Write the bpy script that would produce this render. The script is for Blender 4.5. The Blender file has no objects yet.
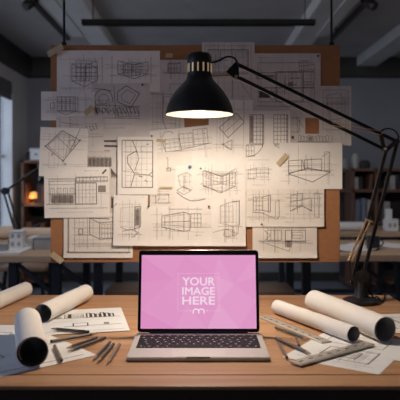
import bpy, bmesh, math, random
from mathutils import Vector, Matrix
random.seed(7)
C = bpy.context.scene.collection
F = 584.0; CAMZ = 1.125; HY = 180.0; DESK = 0.74; PI = math.pi

def P(px, py, Y):                       # point in the room seen at that place of the frame, Y metres away
    return Vector(((px - 200) / F * Y, Y, CAMZ + (HY - py) / F * Y))
def G(px, py, z=DESK):                  # point on a level surface of height z
    Y = (CAMZ - z) * F / (py - HY)
    return Vector(((px - 200) / F * Y, Y, z))

# ------------------------------------------------------------------ materials
def mat(name, col, rough=0.6, metal=0.0, var=0.08, scale=30, emit=None, estr=1.0, bump=0.0, spec=0.5, stretch=(1, 1, 1)):
    m = bpy.data.materials.new(name); m.use_nodes = True
    nt = m.node_tree; n = nt.nodes; l = nt.links
    b = n['Principled BSDF']
    b.inputs['Roughness'].default_value = rough; b.inputs['Metallic'].default_value = metal
    b.inputs['Specular IOR Level'].default_value = spec
    tc = n.new('ShaderNodeTexCoord'); mp = n.new('ShaderNodeMapping'); mp.inputs['Scale'].default_value = stretch
    no = n.new('ShaderNodeTexNoise'); no.inputs['Scale'].default_value = scale; no.inputs['Detail'].default_value = 4
    l.new(tc.outputs['Object'], mp.inputs['Vector']); l.new(mp.outputs['Vector'], no.inputs['Vector'])
    r = n.new('ShaderNodeValToRGB')
    r.color_ramp.elements[0].position = 0.3; r.color_ramp.elements[1].position = 0.7
    r.color_ramp.elements[0].color = [c * (1 - var) for c in col] + [1]
    r.color_ramp.elements[1].color = [min(1, c * (1 + var)) for c in col] + [1]
    l.new(no.outputs['Fac'], r.inputs['Fac']); l.new(r.outputs['Color'], b.inputs['Base Color'])
    if emit:
        b.inputs['Emission Color'].default_value = (*emit, 1); b.inputs['Emission Strength'].default_value = estr
    if bump:
        bu = n.new('ShaderNodeBump'); bu.inputs['Strength'].default_value = bump; bu.inputs['Distance'].default_value = 0.002
        l.new(no.outputs['Fac'], bu.inputs['Height']); l.new(bu.outputs['Normal'], b.inputs['Normal'])
    return m

def wood(name, c1, c2, c3, rough=0.45):
    m = bpy.data.materials.new(name); m.use_nodes = True
    nt = m.node_tree; n = nt.nodes; l = nt.links; b = n['Principled BSDF']
    b.inputs['Roughness'].default_value = rough; b.inputs['Specular IOR Level'].default_value = 0.3
    tc = n.new('ShaderNodeTexCoord'); mp = n.new('ShaderNodeMapping'); mp.inputs['Scale'].default_value = (0.7, 9, 9)
    l.new(tc.outputs['Object'], mp.inputs['Vector'])
    a = n.new('ShaderNodeTexNoise'); a.inputs['Scale'].default_value = 3; a.inputs['Detail'].default_value = 8; a.inputs['Distortion'].default_value = 0.6
    l.new(mp.outputs['Vector'], a.inputs['Vector'])
    mp2 = n.new('ShaderNodeMapping'); mp2.inputs['Scale'].default_value = (2.5, 60, 60)
    l.new(tc.outputs['Object'], mp2.inputs['Vector'])
    f = n.new('ShaderNodeTexNoise'); f.inputs['Scale'].default_value = 4; f.inputs['Detail'].default_value = 4
    l.new(mp2.outputs['Vector'], f.inputs['Vector'])
    ad = n.new('ShaderNodeMath'); ad.operation = 'MULTIPLY_ADD'; ad.inputs[1].default_value = 0.35
    l.new(f.outputs['Fac'], ad.inputs[0]); l.new(a.outputs['Fac'], ad.inputs[2])
    r = n.new('ShaderNodeValToRGB'); e = r.color_ramp.elements
    e[0].position = 0.45; e[0].color = (*c1, 1); e[1].position = 0.95; e[1].color = (*c3, 1)
    k = e.new(0.68); k.color = (*c2, 1)
    l.new(ad.outputs[0], r.inputs['Fac']); l.new(r.outputs['Color'], b.inputs['Base Color'])
    bu = n.new('ShaderNodeBump'); bu.inputs['Strength'].default_value = 0.08; bu.inputs['Distance'].default_value = 0.001
    l.new(f.outputs['Fac'], bu.inputs['Height']); l.new(bu.outputs['Normal'], b.inputs['Normal'])
    return m

M = dict(
    desk=wood('oak_desk', (.35, .178, .088), (.48, .258, .134), (.56, .32, .175)),
    table=wood('pale_table_wood', (.42, .28, .18), (.48, .33, .22), (.54, .38, .26)),
    shelf=wood('brown_shelf_wood', (.15, .082, .055), (.19, .10, .068), (.23, .13, .09)),
    frontshade=wood('shaded_desk_front', (.035, .024, .02), (.045, .03, .025), (.055, .037, .03), .7),  # dark tone stands in for shade on the unlit desk front
    stool=wood('stool_wood', (.22, .145, .10), (.26, .17, .12), (.32, .21, .15)),
    board=mat('kraft_board', (.37, .165, .07), .85, var=.08, scale=60),
    paper=mat('drawing_paper', (.84, .79, .73), .9, var=.05, scale=14, spec=.1),
    paper2=mat('cream_paper', (.80, .74, .665), .9, var=.06, scale=14, spec=.1),
    paper3=mat('grey_paper', (.66, .61, .57), .9, var=.08, scale=14, spec=.1),
    white=mat('white_paper', (.76, .75, .74), .9, var=.04, scale=12, spec=.1),
    roll=mat('roll_paper', (.72, .68, .64), .85, var=.03, scale=8, spec=.1),
    rollshade=mat('roll_inner_shade', (.34, .35, .37), .9, var=.15, scale=20, spec=.1),  # shade inside the rolls put into the paper colour
    tubeshade=mat('tube_inner_shade', (.15, .16, .18), .8, var=.2, scale=20, spec=.2),  # tube inside coloured darker to stand for the shade in it
    ink=mat('pencil_ink', (.10, .078, .07), .9, var=.2, scale=50, spec=.1),
    ink2=mat('faint_pencil_ink', (.30, .255, .23), .9, var=.2, scale=50, spec=.1),
    tape=mat('masking_tape', (.55, .43, .27), .7, var=.1, scale=60, spec=.3),
    black=mat('black_lacquer', (.012, .012, .013), .38, var=.2, scale=40),
    blackm=mat('black_metal', (.014, .013, .013), .4, .3, var=.2, scale=40),
    brass=mat('brass', (.58, .42, .27), .4, .6, var=.1, scale=40),
    slot=mat('vent_leak_glow', (.75, .55, .32), .4, .3, var=.1, scale=40, emit=(1.0, .68, .36), estr=.22),  # emission stands in for bulb light leaking through the slots
    inner=mat('dimmed_enamel', (.034, .0285, .0225), .6, var=.03, scale=20, spec=.2),  # colour dimmed to offset the close bulb, so the lit lining looks cream
    bulb=mat('bulb_glass', (1, .9, .7), .4, var=.02, emit=(1, .86, .62), estr=1.2),
    alu=mat('brushed_aluminium', (.50, .48, .455), .5, .35, var=.05, scale=40, stretch=(1, 12, 1)),
    pad=mat('trackpad_glass', (.53, .51, .485), .5, .3, var=.03, scale=40),
    key=mat('black_key', (.016, .016, .017), .6, var=.2, scale=80, spec=.12),
    keyink=mat('key_print', (.5, .5, .5), .6, var=.05),
    bezel=mat('black_bezel', (.006, .006, .008), .18, var=.2),
    rubber=mat('dark_rubber', (.02, .02, .02), .8, var=.1),
    steel=mat('steel_ruler', (.56, .52, .47), .42, .6, var=.1, scale=30),
    mark=mat('ruler_marks', (.05, .045, .04), .7, var=.1),
    graph=mat('graphite_pencil', (.062, .055, .052), .5, var=.2, scale=60),
    graph2=mat('taupe_pencil', (.16, .125, .10), .55, var=.15, scale=60),
    tipw=mat('sharpened_wood', (.40, .26, .15), .7, var=.1, scale=60),
    lead=mat('pencil_lead', (.02, .02, .02), .4, var=.1),
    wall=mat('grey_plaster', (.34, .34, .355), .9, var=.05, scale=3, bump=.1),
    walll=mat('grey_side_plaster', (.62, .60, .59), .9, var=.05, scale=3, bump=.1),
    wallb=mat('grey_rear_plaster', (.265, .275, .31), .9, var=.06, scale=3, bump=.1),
    ceil=mat('concrete_ceiling', (.36, .345, .34), .9, var=.08, scale=3, bump=.1),
    beam=mat('pale_concrete_beam', (.52, .51, .50), .9, var=.06, scale=4),
    dark=mat('dark_steel_trim', (.045, .043, .043), .6, .2, var=.2, scale=6),
    floor=mat('grey_blue_floor', (.25, .29, .36), .6, var=.12, scale=5),
    frame=mat('white_window_paint', (.80, .82, .85), .6, var=.03, scale=8),
    matte=mat('matte_black', (.012, .012, .012), .95, var=.1, spec=.03),
    legm=mat('dark_table_steel', (.03, .032, .037), .5, .3, var=.2, scale=20),
    modelw=mat('white_model_card', (.70, .70, .71), .8, var=.05, scale=20),
    modelg=mat('grey_model_card', (.33, .33, .33), .8, var=.1, scale=20),
    kraft=mat('kraft_roll_paper', (.66, .50, .38), .85, var=.06, scale=10),
    bookb=mat('blue_grey_cloth', (.20, .23, .30), .8, var=.1), bookd=mat('dark_cloth', (.045, .04, .045), .8, var=.2),
    bookr=mat('rust_cloth', (.20, .07, .045), .8, var=.1), bookp=mat('pale_card', (.45, .43, .41), .8, var=.1),
    glow=mat('amber_shade', (.9, .45, .12), .6, var=.1, emit=(1, .42, .10), estr=.9),
    blue=mat('blue_plastic', (.02, .13, .27), .35, var=.1), navy=mat('navy_glaze', (.018, .025, .05), .3, var=.1),
    pind=mat('dark_pin', (.03, .028, .028), .4, var=.1),
    blind=mat('grey_blind', (.12, .12, .125), .9, var=.1, scale=20),
)
def glass(name):
    m = bpy.data.materials.new(name); m.use_nodes = True
    b = m.node_tree.nodes['Principled BSDF']
    b.inputs['Base Color'].default_value = (.75, .82, .9, 1); b.inputs['Roughness'].default_value = 0.05
    b.inputs['Transmission Weight'].default_value = 1.0; b.inputs['IOR'].default_value = 1.02
    return m
M['glass'] = glass('window_glass')
def screen_mat(name, col):
    m = bpy.data.materials.new(name); m.use_nodes = True; nt = m.node_tree
    b = nt.nodes['Principled BSDF']; b.inputs['Base Color'].default_value = (.01, .01, .01, 1); b.inputs['Roughness'].default_value = .25
    tc = nt.nodes.new('ShaderNodeTexCoord'); no = nt.nodes.new('ShaderNodeTexNoise'); no.inputs['Scale'].default_value = 4
    r = nt.nodes.new('ShaderNodeValToRGB')
    r.color_ramp.elements[0].color = [c * .97 for c in col] + [1]; r.color_ramp.elements[1].color = [c * 1.03 for c in col] + [1]
    nt.links.new(tc.outputs['Object'], no.inputs['Vector']); nt.links.new(no.outputs['Fac'], r.inputs['Fac'])
    nt.links.new(r.outputs['Color'], b.inputs['Emission Color']); b.inputs['Emission Strength'].default_value = 0.92
    return m

# ------------------------------------------------------------------ mesh building
class MB:
    def __init__(s): s.v = []; s.f = []; s.mi = []
    def poly(s, pts, faces, mi=0):
        o = len(s.v); s.v += [Vector(p) for p in pts]
        for f in faces: s.f.append([i + o for i in f]); s.mi.append(mi)
        return s
    def box(s, lo, hi, mi=0, bev=0.0, mtx=None):
        bm = bmesh.new(); bmesh.ops.create_cube(bm, size=1)
        lo = Vector(lo); hi = Vector(hi)
        for v in bm.verts: v.co = Vector([(lo[i] + hi[i]) / 2 + v.co[i] * (hi[i] - lo[i]) for i in range(3)])
        if bev: bmesh.ops.bevel(bm, geom=bm.edges[:], offset=bev, segments=2, profile=.6, affect='EDGES')
        if mtx: bm.transform(mtx)
        bm.verts.index_update()
        s.poly([v.co.copy() for v in bm.verts], [[v.index for v in f.verts] for f in bm.faces], mi); bm.free()
        return s
    def ring(s, c, a, b, r, n): return [c + (a * math.cos(2 * PI * k / n) + b * math.sin(2 * PI * k / n)) * r for k in range(n)]
    def tube(s, p0, p1, r0, r1=None, n=12, mi=0):
        p0 = Vector(p0); p1 = Vector(p1); r1 = r0 if r1 is None else r1
        d = (p1 - p0).normalized(); a = d.orthogonal().normalized(); b = d.cross(a)
        pts = s.ring(p0, a, b, r0, n) + s.ring(p1, a, b, r1, n)
        fs = [[k, (k + 1) % n, n + (k + 1) % n, n + k] for k in range(n)] + [list(range(n))[::-1], list(range(n, 2 * n))]
        return s.poly(pts, fs, mi)
    def bar(s, p0, p1, w, h, up=(0, 1, 0), mi=0):
        p0 = Vector(p0); p1 = Vector(p1); d = (p1 - p0).normalized(); u = Vector(up); u = (u - d * u.dot(d)).normalized(); t = d.cross(u)
        pts = [p + t * (w / 2 * i) + u * (h / 2 * j) for p in (p0, p1) for i, j in ((-1, -1), (1, -1), (1, 1), (-1, 1))]
        return s.poly(pts, [[0, 1, 2, 3][::-1], [4, 5, 6, 7], [0, 1, 5, 4], [1, 2, 6, 5], [2, 3, 7, 6], [3, 0, 4, 7]], mi)
    def sweep(s, pts, r, n=8, mi=0):
        pts = [Vector(p) for p in pts]; rings = []; a = None
        for i, p in enumerate(pts):
            d = (pts[min(i + 1, len(pts) - 1)] - pts[max(i - 1, 0)]).normalized()
            a = d.orthogonal().normalized() if a is None else (a - d * a.dot(d)).normalized()
            rings += s.ring(p, a, d.cross(a), r, n)
        m = len(pts)
        fs = [[i * n + k, i * n + (k + 1) % n, (i + 1) * n + (k + 1) % n, (i + 1) * n + k] for i in range(m - 1) for k in range(n)]
        fs += [list(range(n))[::-1], list(range((m - 1) * n, m * n))]
        return s.poly(rings, fs, mi)
    def lathe(s, c, prof, n=40, axis=(0, 0, 1), mi=0, mis=None):
        c = Vector(c); d = Vector(axis).normalized(); a = d.orthogonal().normalized(); b = d.cross(a); pts = []
        for r, h in prof: pts += s.ring(c + d * h, a, b, max(r, 1e-5), n)
        for i in range(len(prof) - 1):
            s_f = [[i * n + k, i * n + (k + 1) % n, (i + 1) * n + (k + 1) % n, (i + 1) * n + k] for k in range(n)]
            if i == 0: o = len(s.v); s.v += pts
            for f in s_f: s.f.append([q + o for q in f]); s.mi.append(mis[i] if mis else mi)
        return s
    def build(s, name, mats, parent=None, smooth=False, kind=None):
        me = bpy.data.meshes.new(name)
        if parent: org = parent.matrix_basis.translation.copy() if parent.parent is None else parent['_w']
        else:
            lo = [min(v[i] for v in s.v) for i in range(3)]; hi = [max(v[i] for v in s.v) for i in range(3)]
            org = Vector(((lo[0] + hi[0]) / 2, (lo[1] + hi[1]) / 2, lo[2]))
        org = Vector(org)
        me.from_pydata([v - org for v in s.v], [], s.f)
        for m in (mats if isinstance(mats, (list, tuple)) else [mats]): me.materials.append(m)
        me.polygons.foreach_set('material_index', s.mi)
        bm = bmesh.new(); bm.from_mesh(me); bmesh.ops.recalc_face_normals(bm, faces=bm.faces); bm.to_mesh(me); bm.free()
        if smooth:
            me.polygons.foreach_set('use_smooth', [True] * len(me.polygons))
            try: me.set_sharp_from_angle(angle=math.radians(38))
            except Exception: pass
        me.update()
        o = bpy.data.objects.new(name, me); C.objects.link(o)
        if parent: o.parent = parent; WORLD[o.name] = org
        else: o.location = org
        if kind: o['kind'] = kind
        return o
WORLD = {}
def tag(o, label, cat, group=None):
    o['label'] = label; o['category'] = cat
    if group: o['group'] = group
    return o
def thing(name, loc, label, cat, group=None):
    o = bpy.data.objects.new(name, None); o.empty_display_size = .05; C.objects.link(o); o.location = loc
    o.matrix_basis.translation = Vector(loc)
    return tag(o, label, cat, group)
def sub(mb, name, mats, part, smooth=False):      # a sub-part of a part (the part sits at its thing's origin)
    top = part
    while top.parent: top = top.parent
    o = mb.build(name, mats, top, smooth); o.parent = part
    return o

# ------------------------------------------------------------------ the setting
WX = -1.925; WB = 6.5; CZ = 2.46; RX = 2.6; Y0 = -0.6
MB().box((-2.4, Y0, -.05), (RX + .1, WB + .1, 0)).build('floor', M['floor'], kind='structure')
MB().box((-2.4, Y0, CZ), (RX + .1, WB + .1, CZ + .08)).build('ceiling', M['ceil'], kind='structure')
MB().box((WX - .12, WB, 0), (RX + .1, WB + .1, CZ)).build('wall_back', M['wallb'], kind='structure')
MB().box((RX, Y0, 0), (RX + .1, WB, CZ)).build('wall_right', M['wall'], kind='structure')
wy0, wy1, wz0, wz1 = 3.3, 5.98, .63, 2.02
w = MB()
w.box((WX - .10, 2.6, 0), (WX, WB, wz0)); w.box((WX - .10, 2.6, wz1), (WX, WB, CZ))
w.box((WX - .10, 2.6, wz0), (WX, wy0, wz1)); w.box((WX - .10, wy1, wz0), (WX, WB, wz1))
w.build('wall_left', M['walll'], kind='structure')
f = MB()
for a, b in (((WX - .105, wy0, wz0), (WX + .012, wy0 + .03, wz1)), ((WX - .105, wy1 - .03, wz0), (WX + .012, wy1, wz1)),
             ((WX - .105, wy0, wz0), (WX + .03, wy1, wz0 + .03)), ((WX - .105, wy0, wz1 - .03), (WX + .012, wy1, wz1)),
             ((WX - .10, 4.6, wz0), (WX - .06, 4.64, wz1)), ((WX - .10, wy0, 1.35), (WX - .07, wy1, 1.38))): f.box(a, b, bev=.004)
win = f.build('window_1', M['frame'], kind='structure')
win.matrix_basis.translation = win.location
MB().box((WX - .088, wy0 + .03, wz0 + .03), (WX - .082, wy1 - .03, wz1 - .03)).build('pane', M['glass'], win)
bl = MB()
for k in range(6): bl.box((WX + .004, wy0 + .02, wz1 + .06 - .03 * k), (WX + .03 + .004 * (k % 2), wy1 - .10, wz1 + .092 - .03 * k), bev=.004)
tag(bl.build('window_blind', M['blind']), 'grey fabric blind drawn up at the top of the left window', 'blind')
MB().box((WX, 2.6, CZ - .20), (WX + .10, WB - .16, CZ)).build('trim_1', M['dark'], kind='structure')
MB().box((WX, WB - .16, CZ - .20), (RX, WB, CZ)).build('trim_2', M['dark'], kind='structure')
for i, (x0, x1) in enumerate(((-1.0, -.81), (.83, 1.03), (1.70, 1.92))):
    MB().box((x0, Y0, CZ - .10), (x1, WB - .16, CZ), bev=.01).build('trim_%d' % (3 + i), M['beam'], kind='structure')
MB().box((WX, WB - .02, 0), (RX, WB, .10), bev=.004).build('baseboard_back', M['dark'], kind='structure')

def track(X, label, side):
    t = thing('track_light', (X, 4.5, CZ), label, 'ceiling light', 'ceiling track lights')
    m = MB(); m.box((X - .018, 3.2, 2.33), (X + .018, 5.05, 2.36), bev=.004); m.build('rail', M['blackm'], t)
    m = MB(); m.box((X + side * .10 - .05, 3.2, 2.35), (X + side * .10 + .05, 5.0, 2.38), bev=.004); m.build('cable_tray', M['beam'], t)
    m = MB()
    for y in (3.6, 4.9):
        m.tube((X, y, 2.36), (X, y, CZ), .006); m.tube((X + side * .10, y, 2.38), (X + side * .10, y, CZ), .006)
    m.build('hanger', M['blackm'], t)
    c = P(30 if side > 0 else 364, 5, 4.0); c.x = X - side * .02
    h = MB(); h.lathe(c + Vector((-side * .03, -.03, -.02)), [(0, .0), (.030, .0), (.033, .01), (.033, .09), (.024, .11), (0, .11)], 20, (side * .5, .5, .55))
    hd = h.build('spot_head', M['blackm'], t, True)
    sub(MB().tube(c + Vector((0, 0, .02)), (X, c.y, 2.34), .008), 'swivel', M['blackm'], hd)
track(-1.14, 'black ceiling track spotlight at the upper left above the window side', 1)
track(1.14, 'black ceiling track spotlight at the upper right above the shelves side', -1)

# long unlit linear pendant
a = P(82, 22.5, 4.1); b = P(315, 22.5, 4.1)
t = thing('linear_pendant', ((a.x + b.x) / 2, 4.1, a.z), 'long black linear pendant bar hanging level behind the pinboard', 'pendant light')
MB().box((a.x, 4.07, a.z - .018), (b.x, 4.13, a.z + .018), bev=.004).build('housing', M['matte'], t)
m = MB(); m.box((a.x + .15, 4.08, a.z - .024), (b.x - .15, 4.12, a.z - .018)); m.build('diffuser', M['matte'], t)
for px in (93, 305):
    x = (px - 200) / F * 4.1
    MB().tube((x, 4.1, a.z + .018), (x, 4.1, CZ), .004).build('suspension_wire', M['blackm'], t)

# ------------------------------------------------------------------ desk
DX0, DX1, DY0, DY1 = -.80, .633, 1.091, 1.955
d = thing('desk', (0, 1.5, 0), 'warm oak plank desk in front carrying the laptop and drawings', 'desk')
m = MB()
ys = [DY0 + .0665, 1.36, 1.66, DY1]
for i in range(3): m.box((DX0, ys[i] + (.0006 if i else .0), DESK - .045), (DX1, ys[i + 1], DESK), bev=.0012)
m.build('desktop', M['desk'], d)
MB().box((DX0, DY0, DESK - .008), (DX1, DY0 + .063, DESK), bev=.003).build('front_plank', M['desk'], d)
m = MB()
m.box((DX0 + .001, DY0 + .006, DESK - .13), (DX1 - .001, DY0 + .03, DESK - .008)); m.box((DX0 + .05, 1.90, DESK - .13), (DX1 - .05, 1.92, DESK - .045))
for x in (DX0 + .05, DX1 - .07): m.box((x, 1.12, DESK - .13), (x + .02, 1.90, DESK - .045))
m.build('apron', M['frontshade'], d)
for x in (DX0 + .08, DX1 - .08):
    for y in (1.18, 1.86): MB().box((x - .03, y - .03, 0), (x + .03, y + .03, DESK - .045), bev=.004).build('leg', M['shelf'], d)

# ------------------------------------------------------------------ pinboard
BY = 2.08; S = BY / F
pb = thing('pinboard', P(195, 262, BY), 'brown kraft pinboard hung on two black rods behind the desk', 'board')
a = P(50.5, 262, BY); b = P(340, 45, BY)
MB().box((a.x, BY, a.z), (b.x, BY + .018, b.z), bev=.0025).build('panel', M['board'], pb)
m = MB(); m.box((a.x + .006, BY - .004, a.z), (b.x - .002, BY, a.z + .008), bev=.001); m.build('bottom_ledge', M['board'], pb)
for px in (63.5, 332):
    x = (px - 200) * S
    r = MB().tube((x, BY + .009, b.z - .01), (x, BY + .009, CZ), .0042); r = r.build('hanging_rod', M['blackm'], pb)
    sub(MB().box((x - .008, BY + .001, b.z - .012), (x + .008, BY + .017, b.z + .012), bev=.002), 'rod_clip', M['blackm'], r)

# ---- sheets with drawings
class Sheet:
    """A sheet of paper: U along its width, V down its height, N out of its face; ink given in sheet units."""
    def __init__(s, org, U, V, N, w, h, unit, curl=0.0, pivot=None, rot=0.0):
        s.org = Vector(org); s.U = Vector(U).normalized(); s.V = Vector(V).normalized(); s.N = Vector(N).normalized()
        s.w, s.h, s.unit, s.curl, s.rot = w, h, unit, curl, math.radians(rot); s.lines = MB(); s.x0 = s.y0 = 0
    def at(s, x, y, off=0.0):
        u, v = x - s.x0 - s.w / 2, y - s.y0 - s.h / 2
        c, q = math.cos(s.rot), math.sin(s.rot)
        uu, vv = u * c - v * q + s.w / 2, u * q + v * c + s.h / 2
        t = max(0, (v / s.h + .5 - .72) / .28); n = s.curl * t * t + off
        return s.org + s.U * (uu * s.unit) + s.V * (vv * s.unit) + s.N * n
    def ln(s, x0, y0, x1, y1, w=.6, mi=0):
        L = math.hypot(x1 - x0, y1 - y0)
        if L < 1e-4: return
        w = w * ((.68 if w < 1.5 else 1) if s.unit > .002 else (2.0 if w < 3 else 1))
        nx, ny = -(y1 - y0) / L * w / 2, (x1 - x0) / L * w / 2
        lo_x, hi_x, lo_y, hi_y = s.x0 + .3, s.x0 + s.w - .3, s.y0 + .3, s.y0 + s.h - .3
        cl = lambda x, y: (min(hi_x, max(lo_x, x)), min(hi_y, max(lo_y, y)))
        k = max(1, int(L / (s.h * .12))) if s.curl else 1
        for i in range(k):
            a, b = i / k, (i + 1) / k
            xa, ya, xb, yb = x0 + (x1 - x0) * a, y0 + (y1 - y0) * a, x0 + (x1 - x0) * b, y0 + (y1 - y0) * b
            q = [cl(xa + nx, ya + ny), cl(xa - nx, ya - ny), cl(xb - nx, yb - ny), cl(xb + nx, yb + ny)]
            s.lines.poly([s.at(x, y, .00025) for x, y in q], [[0, 1, 2, 3]], mi)
    def pl(s, pts, w=.6, close=False, mi=0):
        for p, q in zip(pts, pts[1:] + (pts[:1] if close else [])): s.ln(*p, *q, w, mi) if (p != q and len(p) == 2) else None
    def rc(s, x0, y0, x1, y1, w=.6, mi=0): s.pl([(x0, y0), (x1, y0), (x1, y1), (x0, y1)], w, True, mi)
    def fill(s, x0, y0, x1, y1, mi=0): s.ln(x0, (y0 + y1) / 2, x1, (y0 + y1) / 2, abs(y1 - y0), mi)
    def grid(s, x0, y0, x1, y1, nx, ny, w=.45, mi=0):
        for i in range(nx + 1): s.ln(x0 + (x1 - x0) * i / nx, y0, x0 + (x1 - x0) * i / nx, y1, w, mi)
        for j in range(ny + 1): s.ln(x0, y0 + (y1 - y0) * j / ny, x1, y0 + (y1 - y0) * j / ny, w, mi)
    def guides(s, x0, y0, x1, y1, n=6, seed=1):
        r = random.Random(seed); dx, dy = (x1 - x0), (y1 - y0); n = int(n * 1.7)
        for i in range(n):
            if r.random() < .5:
                y = y0 + dy * r.random(); s.ln(x0 - dx * .12 * r.random(), y, x1 + dx * .12 * r.random(), y + dy * .06 * (r.random() - .5), .32, 1)
            else:
                x = x0 + dx * r.random(); s.ln(x, y0 - dy * .18 * r.random(), x, y1 + dy * .15 * r.random(), .32, 1)
    def notes(s, x, y, n=2, w=10, step=2.2, seed=1):
        r = random.Random(seed)
        for i in range(n):
            c = x
            while c < x + w * (1 - .3 * i / max(1, n)):
                e = c + 1 + 2.2 * r.random(); s.ln(c, y + i * step, e, y + i * step, .5, 1); c = e + .8
    def room(s, x0, y0, x1, y1, k=.5, n=3):      # interior corner seen in two-point perspective
        cx = x0 + (x1 - x0) * k; h = y1 - y0; ty, by = y0 + h * .22, y0 + h * .62
        s.ln(cx, ty, cx, by); s.pl([(cx, ty), (x0, y0), (x0, y0 + h * .72), (cx, by)]); s.pl([(cx, ty), (x1, y0 + h * .06), (x1, y0 + h * .72), (cx, by)])
        s.pl([(x0, y0 + h * .72), (cx + (x1 - x0) * .05, y1), (x1, y0 + h * .72)], .7)
        for i in range(1, n + 1):
            t = i / (n + 1)
            for xe, yt in ((x0, y0), (x1, y0 + h * .06)):
                xx = cx + (xe - cx) * t; s.ln(xx, ty + (yt - ty) * t, xx, by + (y0 + h * .72 - by) * t, .42)
        for t in (.35, .7): s.pl([(x0, y0 + h * .72 * t), (cx, ty + (by - ty) * t), (x1, y0 + h * (.06 + .66 * t))], .4)
        s.guides(x0, y0, x1, y1, 5, int(x0 * 7 + y0))
    def iso(s, x0, y0, w, h, dx, dy, nx=3, ny=2, lw=.6):      # a block: front face and side face
        s.grid(x0, y0, x0 + w, y0 + h, nx, ny, lw * .8); s.rc(x0, y0, x0 + w, y0 + h, lw)
        s.pl([(x0, y0), (x0 + dx, y0 - dy), (x0 + w + dx, y0 - dy), (x0 + w + dx, y0 + h - dy), (x0 + w, y0 + h)], lw)
        s.ln(x0 + w, y0, x0 + w + dx, y0 - dy, lw); s.guides(x0, y0 - dy, x0 + w + dx, y0 + h, 4, int(x0 * 3 + y0))
    def plan(s, x0, y0, x1, y1, seed=1, n=5):
        r = random.Random(seed); s.rc(x0, y0, x1, y1, .9); s.rc(x0 + 1.2, y0 + 1.2, x1 - 1.2, y1 - 1.2, .35)
        for i in range(n):
            if i % 2: y = y0 + (y1 - y0) * (.2 + .6 * r.random()); a = x0 + (x1 - x0) * .6 * r.random(); s.ln(a, y, a + (x1 - x0) * .4, y, .7)
            else: x = x0 + (x1 - x0) * (.15 + .7 * r.random()); a = y0 + (y1 - y0) * .5 * r.random(); s.ln(x, a, x, a + (y1 - y0) * .5, .7)
        s.guides(x0, y0, x1, y1, 5, seed)
    def elev(s, x0, y0, x1, y1, n=4):
        s.rc(x0, y0, x1, y1, .7); s.ln(x0 - 3, y1, x1 + 3, y1, .8); s.ln(x0, y0 + (y1 - y0) * .22, x1, y0 + (y1 - y0) * .22, .45)
        for i in range(n):
            a = x0 + (x1 - x0) * (i + .2) / n; b = x0 + (x1 - x0) * (i + .8) / n
            s.rc(a, y0 + (y1 - y0) * .36, b, y1 - (y1 - y0) * .12, .5); s.ln((a + b) / 2, y0 + (y1 - y0) * .36, (a + b) / 2, y1 - (y1 - y0) * .12, .35)
    def arc(s, cx, cy, r, a0, a1, w=.5, ry=None, n=10):
        ry = ry or r
        s.pl([(cx + r * math.cos(math.radians(a0 + (a1 - a0) * i / n)), cy + ry * math.sin(math.radians(a0 + (a1 - a0) * i / n))) for i in range(n + 1)], w)
    def finish(s, name, label, paper, cat='drawing sheet', group=None, inkname='drawing'):
        m = MB(); nx, ny = 6, 14
        g = [[s.at(s.x0 + s.w * i / nx, s.y0 + s.h * j / ny) for i in range(nx + 1)] for j in range(ny + 1)]
        pts = [p for row in g for p in row]; W = nx + 1
        m.poly(pts, [[j * W + i, j * W + i + 1, (j + 1) * W + i + 1, (j + 1) * W + i] for j in range(ny) for i in range(nx)])
        o = m.build(name, paper); o.matrix_basis.translation = o.location
        tag(o, label, cat, group)
        if s.lines.f: s.lines.build(inkname, [M['ink'], M['ink2']], o)
        return o

def pinned(x0, y0, x1, y1, layer, rot=0, curl=0.0):
    p = P(x0, y0, BY)
    s = Sheet((p.x, BY - .0012 - .0012 * layer, p.z), (1, 0, 0), (0, 0, -1), (0, -1, 0), x1 - x0, y1 - y0, S, curl, rot=rot)
    s.x0, s.y0 = x0, y0
    return s
GR = 'architectural drawings pinned over the board'
N_ = 'pinned_drawing'  # sheets pinned flat against the board in thin layers, not hanging free
def done(s, label, paper='paper'): return s.finish(N_, label, M[paper], 'drawing', GR)

# upper left
s = pinned(57, 50.5, 109, 98, 1)
s.iso(72, 64, 18, 17, 7, -4, 4, 4); s.grid(76, 61, 97, 79, 4, 3, .45); s.pl([(72, 81), (85, 87), (98, 80), (97, 61), (85, 66)], .7); s.ln(85, 66, 85, 87, .6); s.guides(64, 59, 106, 90, 8, 3)
done(s, 'sheet with a wireframe cube room at the top left corner of the pinboard')
s = pinned(103, 51, 160, 98, 2)
s.iso(124, 65, 12, 11, 5, 2, 3, 2); s.room(118, 61, 148, 79, .5, 2); s.notes(110, 88, 2, 22, 2.4, 4); s.guides(110, 58, 155, 82, 6, 9)
done(s, 'sheet with a small open crate sketch, second along the top edge from the left')
s = pinned(92, 83.5, 150, 140, 3, -1)
for cx, cy in ((104, 99), ): s.arc(cx, cy, 9, 150, 380, .9, 10); s.arc(cx, cy, 5, 0, 360, .6)
s.pl([(118, 92), (127, 86), (140, 94), (131, 108), (118, 102)], 1.0, True); s.pl([(122, 95), (128, 90), (136, 95), (130, 104), (122, 100)], .6, True)
for i in range(7): s.ln(96 + 2.8 * i, 108 + (i % 3), 98 + 2.8 * i, 114 - (i % 2) * 3, 1.1); s.ln(116 + 3.4 * i, 108 - i % 2, 119 + 3.4 * i, 116 - (i % 3), .9)
s.ln(114.5, 86, 116, 118, .8); s.ln(96, 105, 140, 107, .7); s.ln(95, 88, 113, 91, .7); s.grid(118, 108, 139, 117, 5, 2, .5); s.grid(96, 100, 110, 112, 4, 3, .5)
s.ln(96, 117.5, 140, 119, .6); s.notes(96, 124, 2, 34, 4, 8)
done(s, 'sheet with a dense dark site plan of blocks left of the lamp shade', 'paper3')
s = pinned(41.5, 91.7, 95, 120.5, 4)
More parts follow.
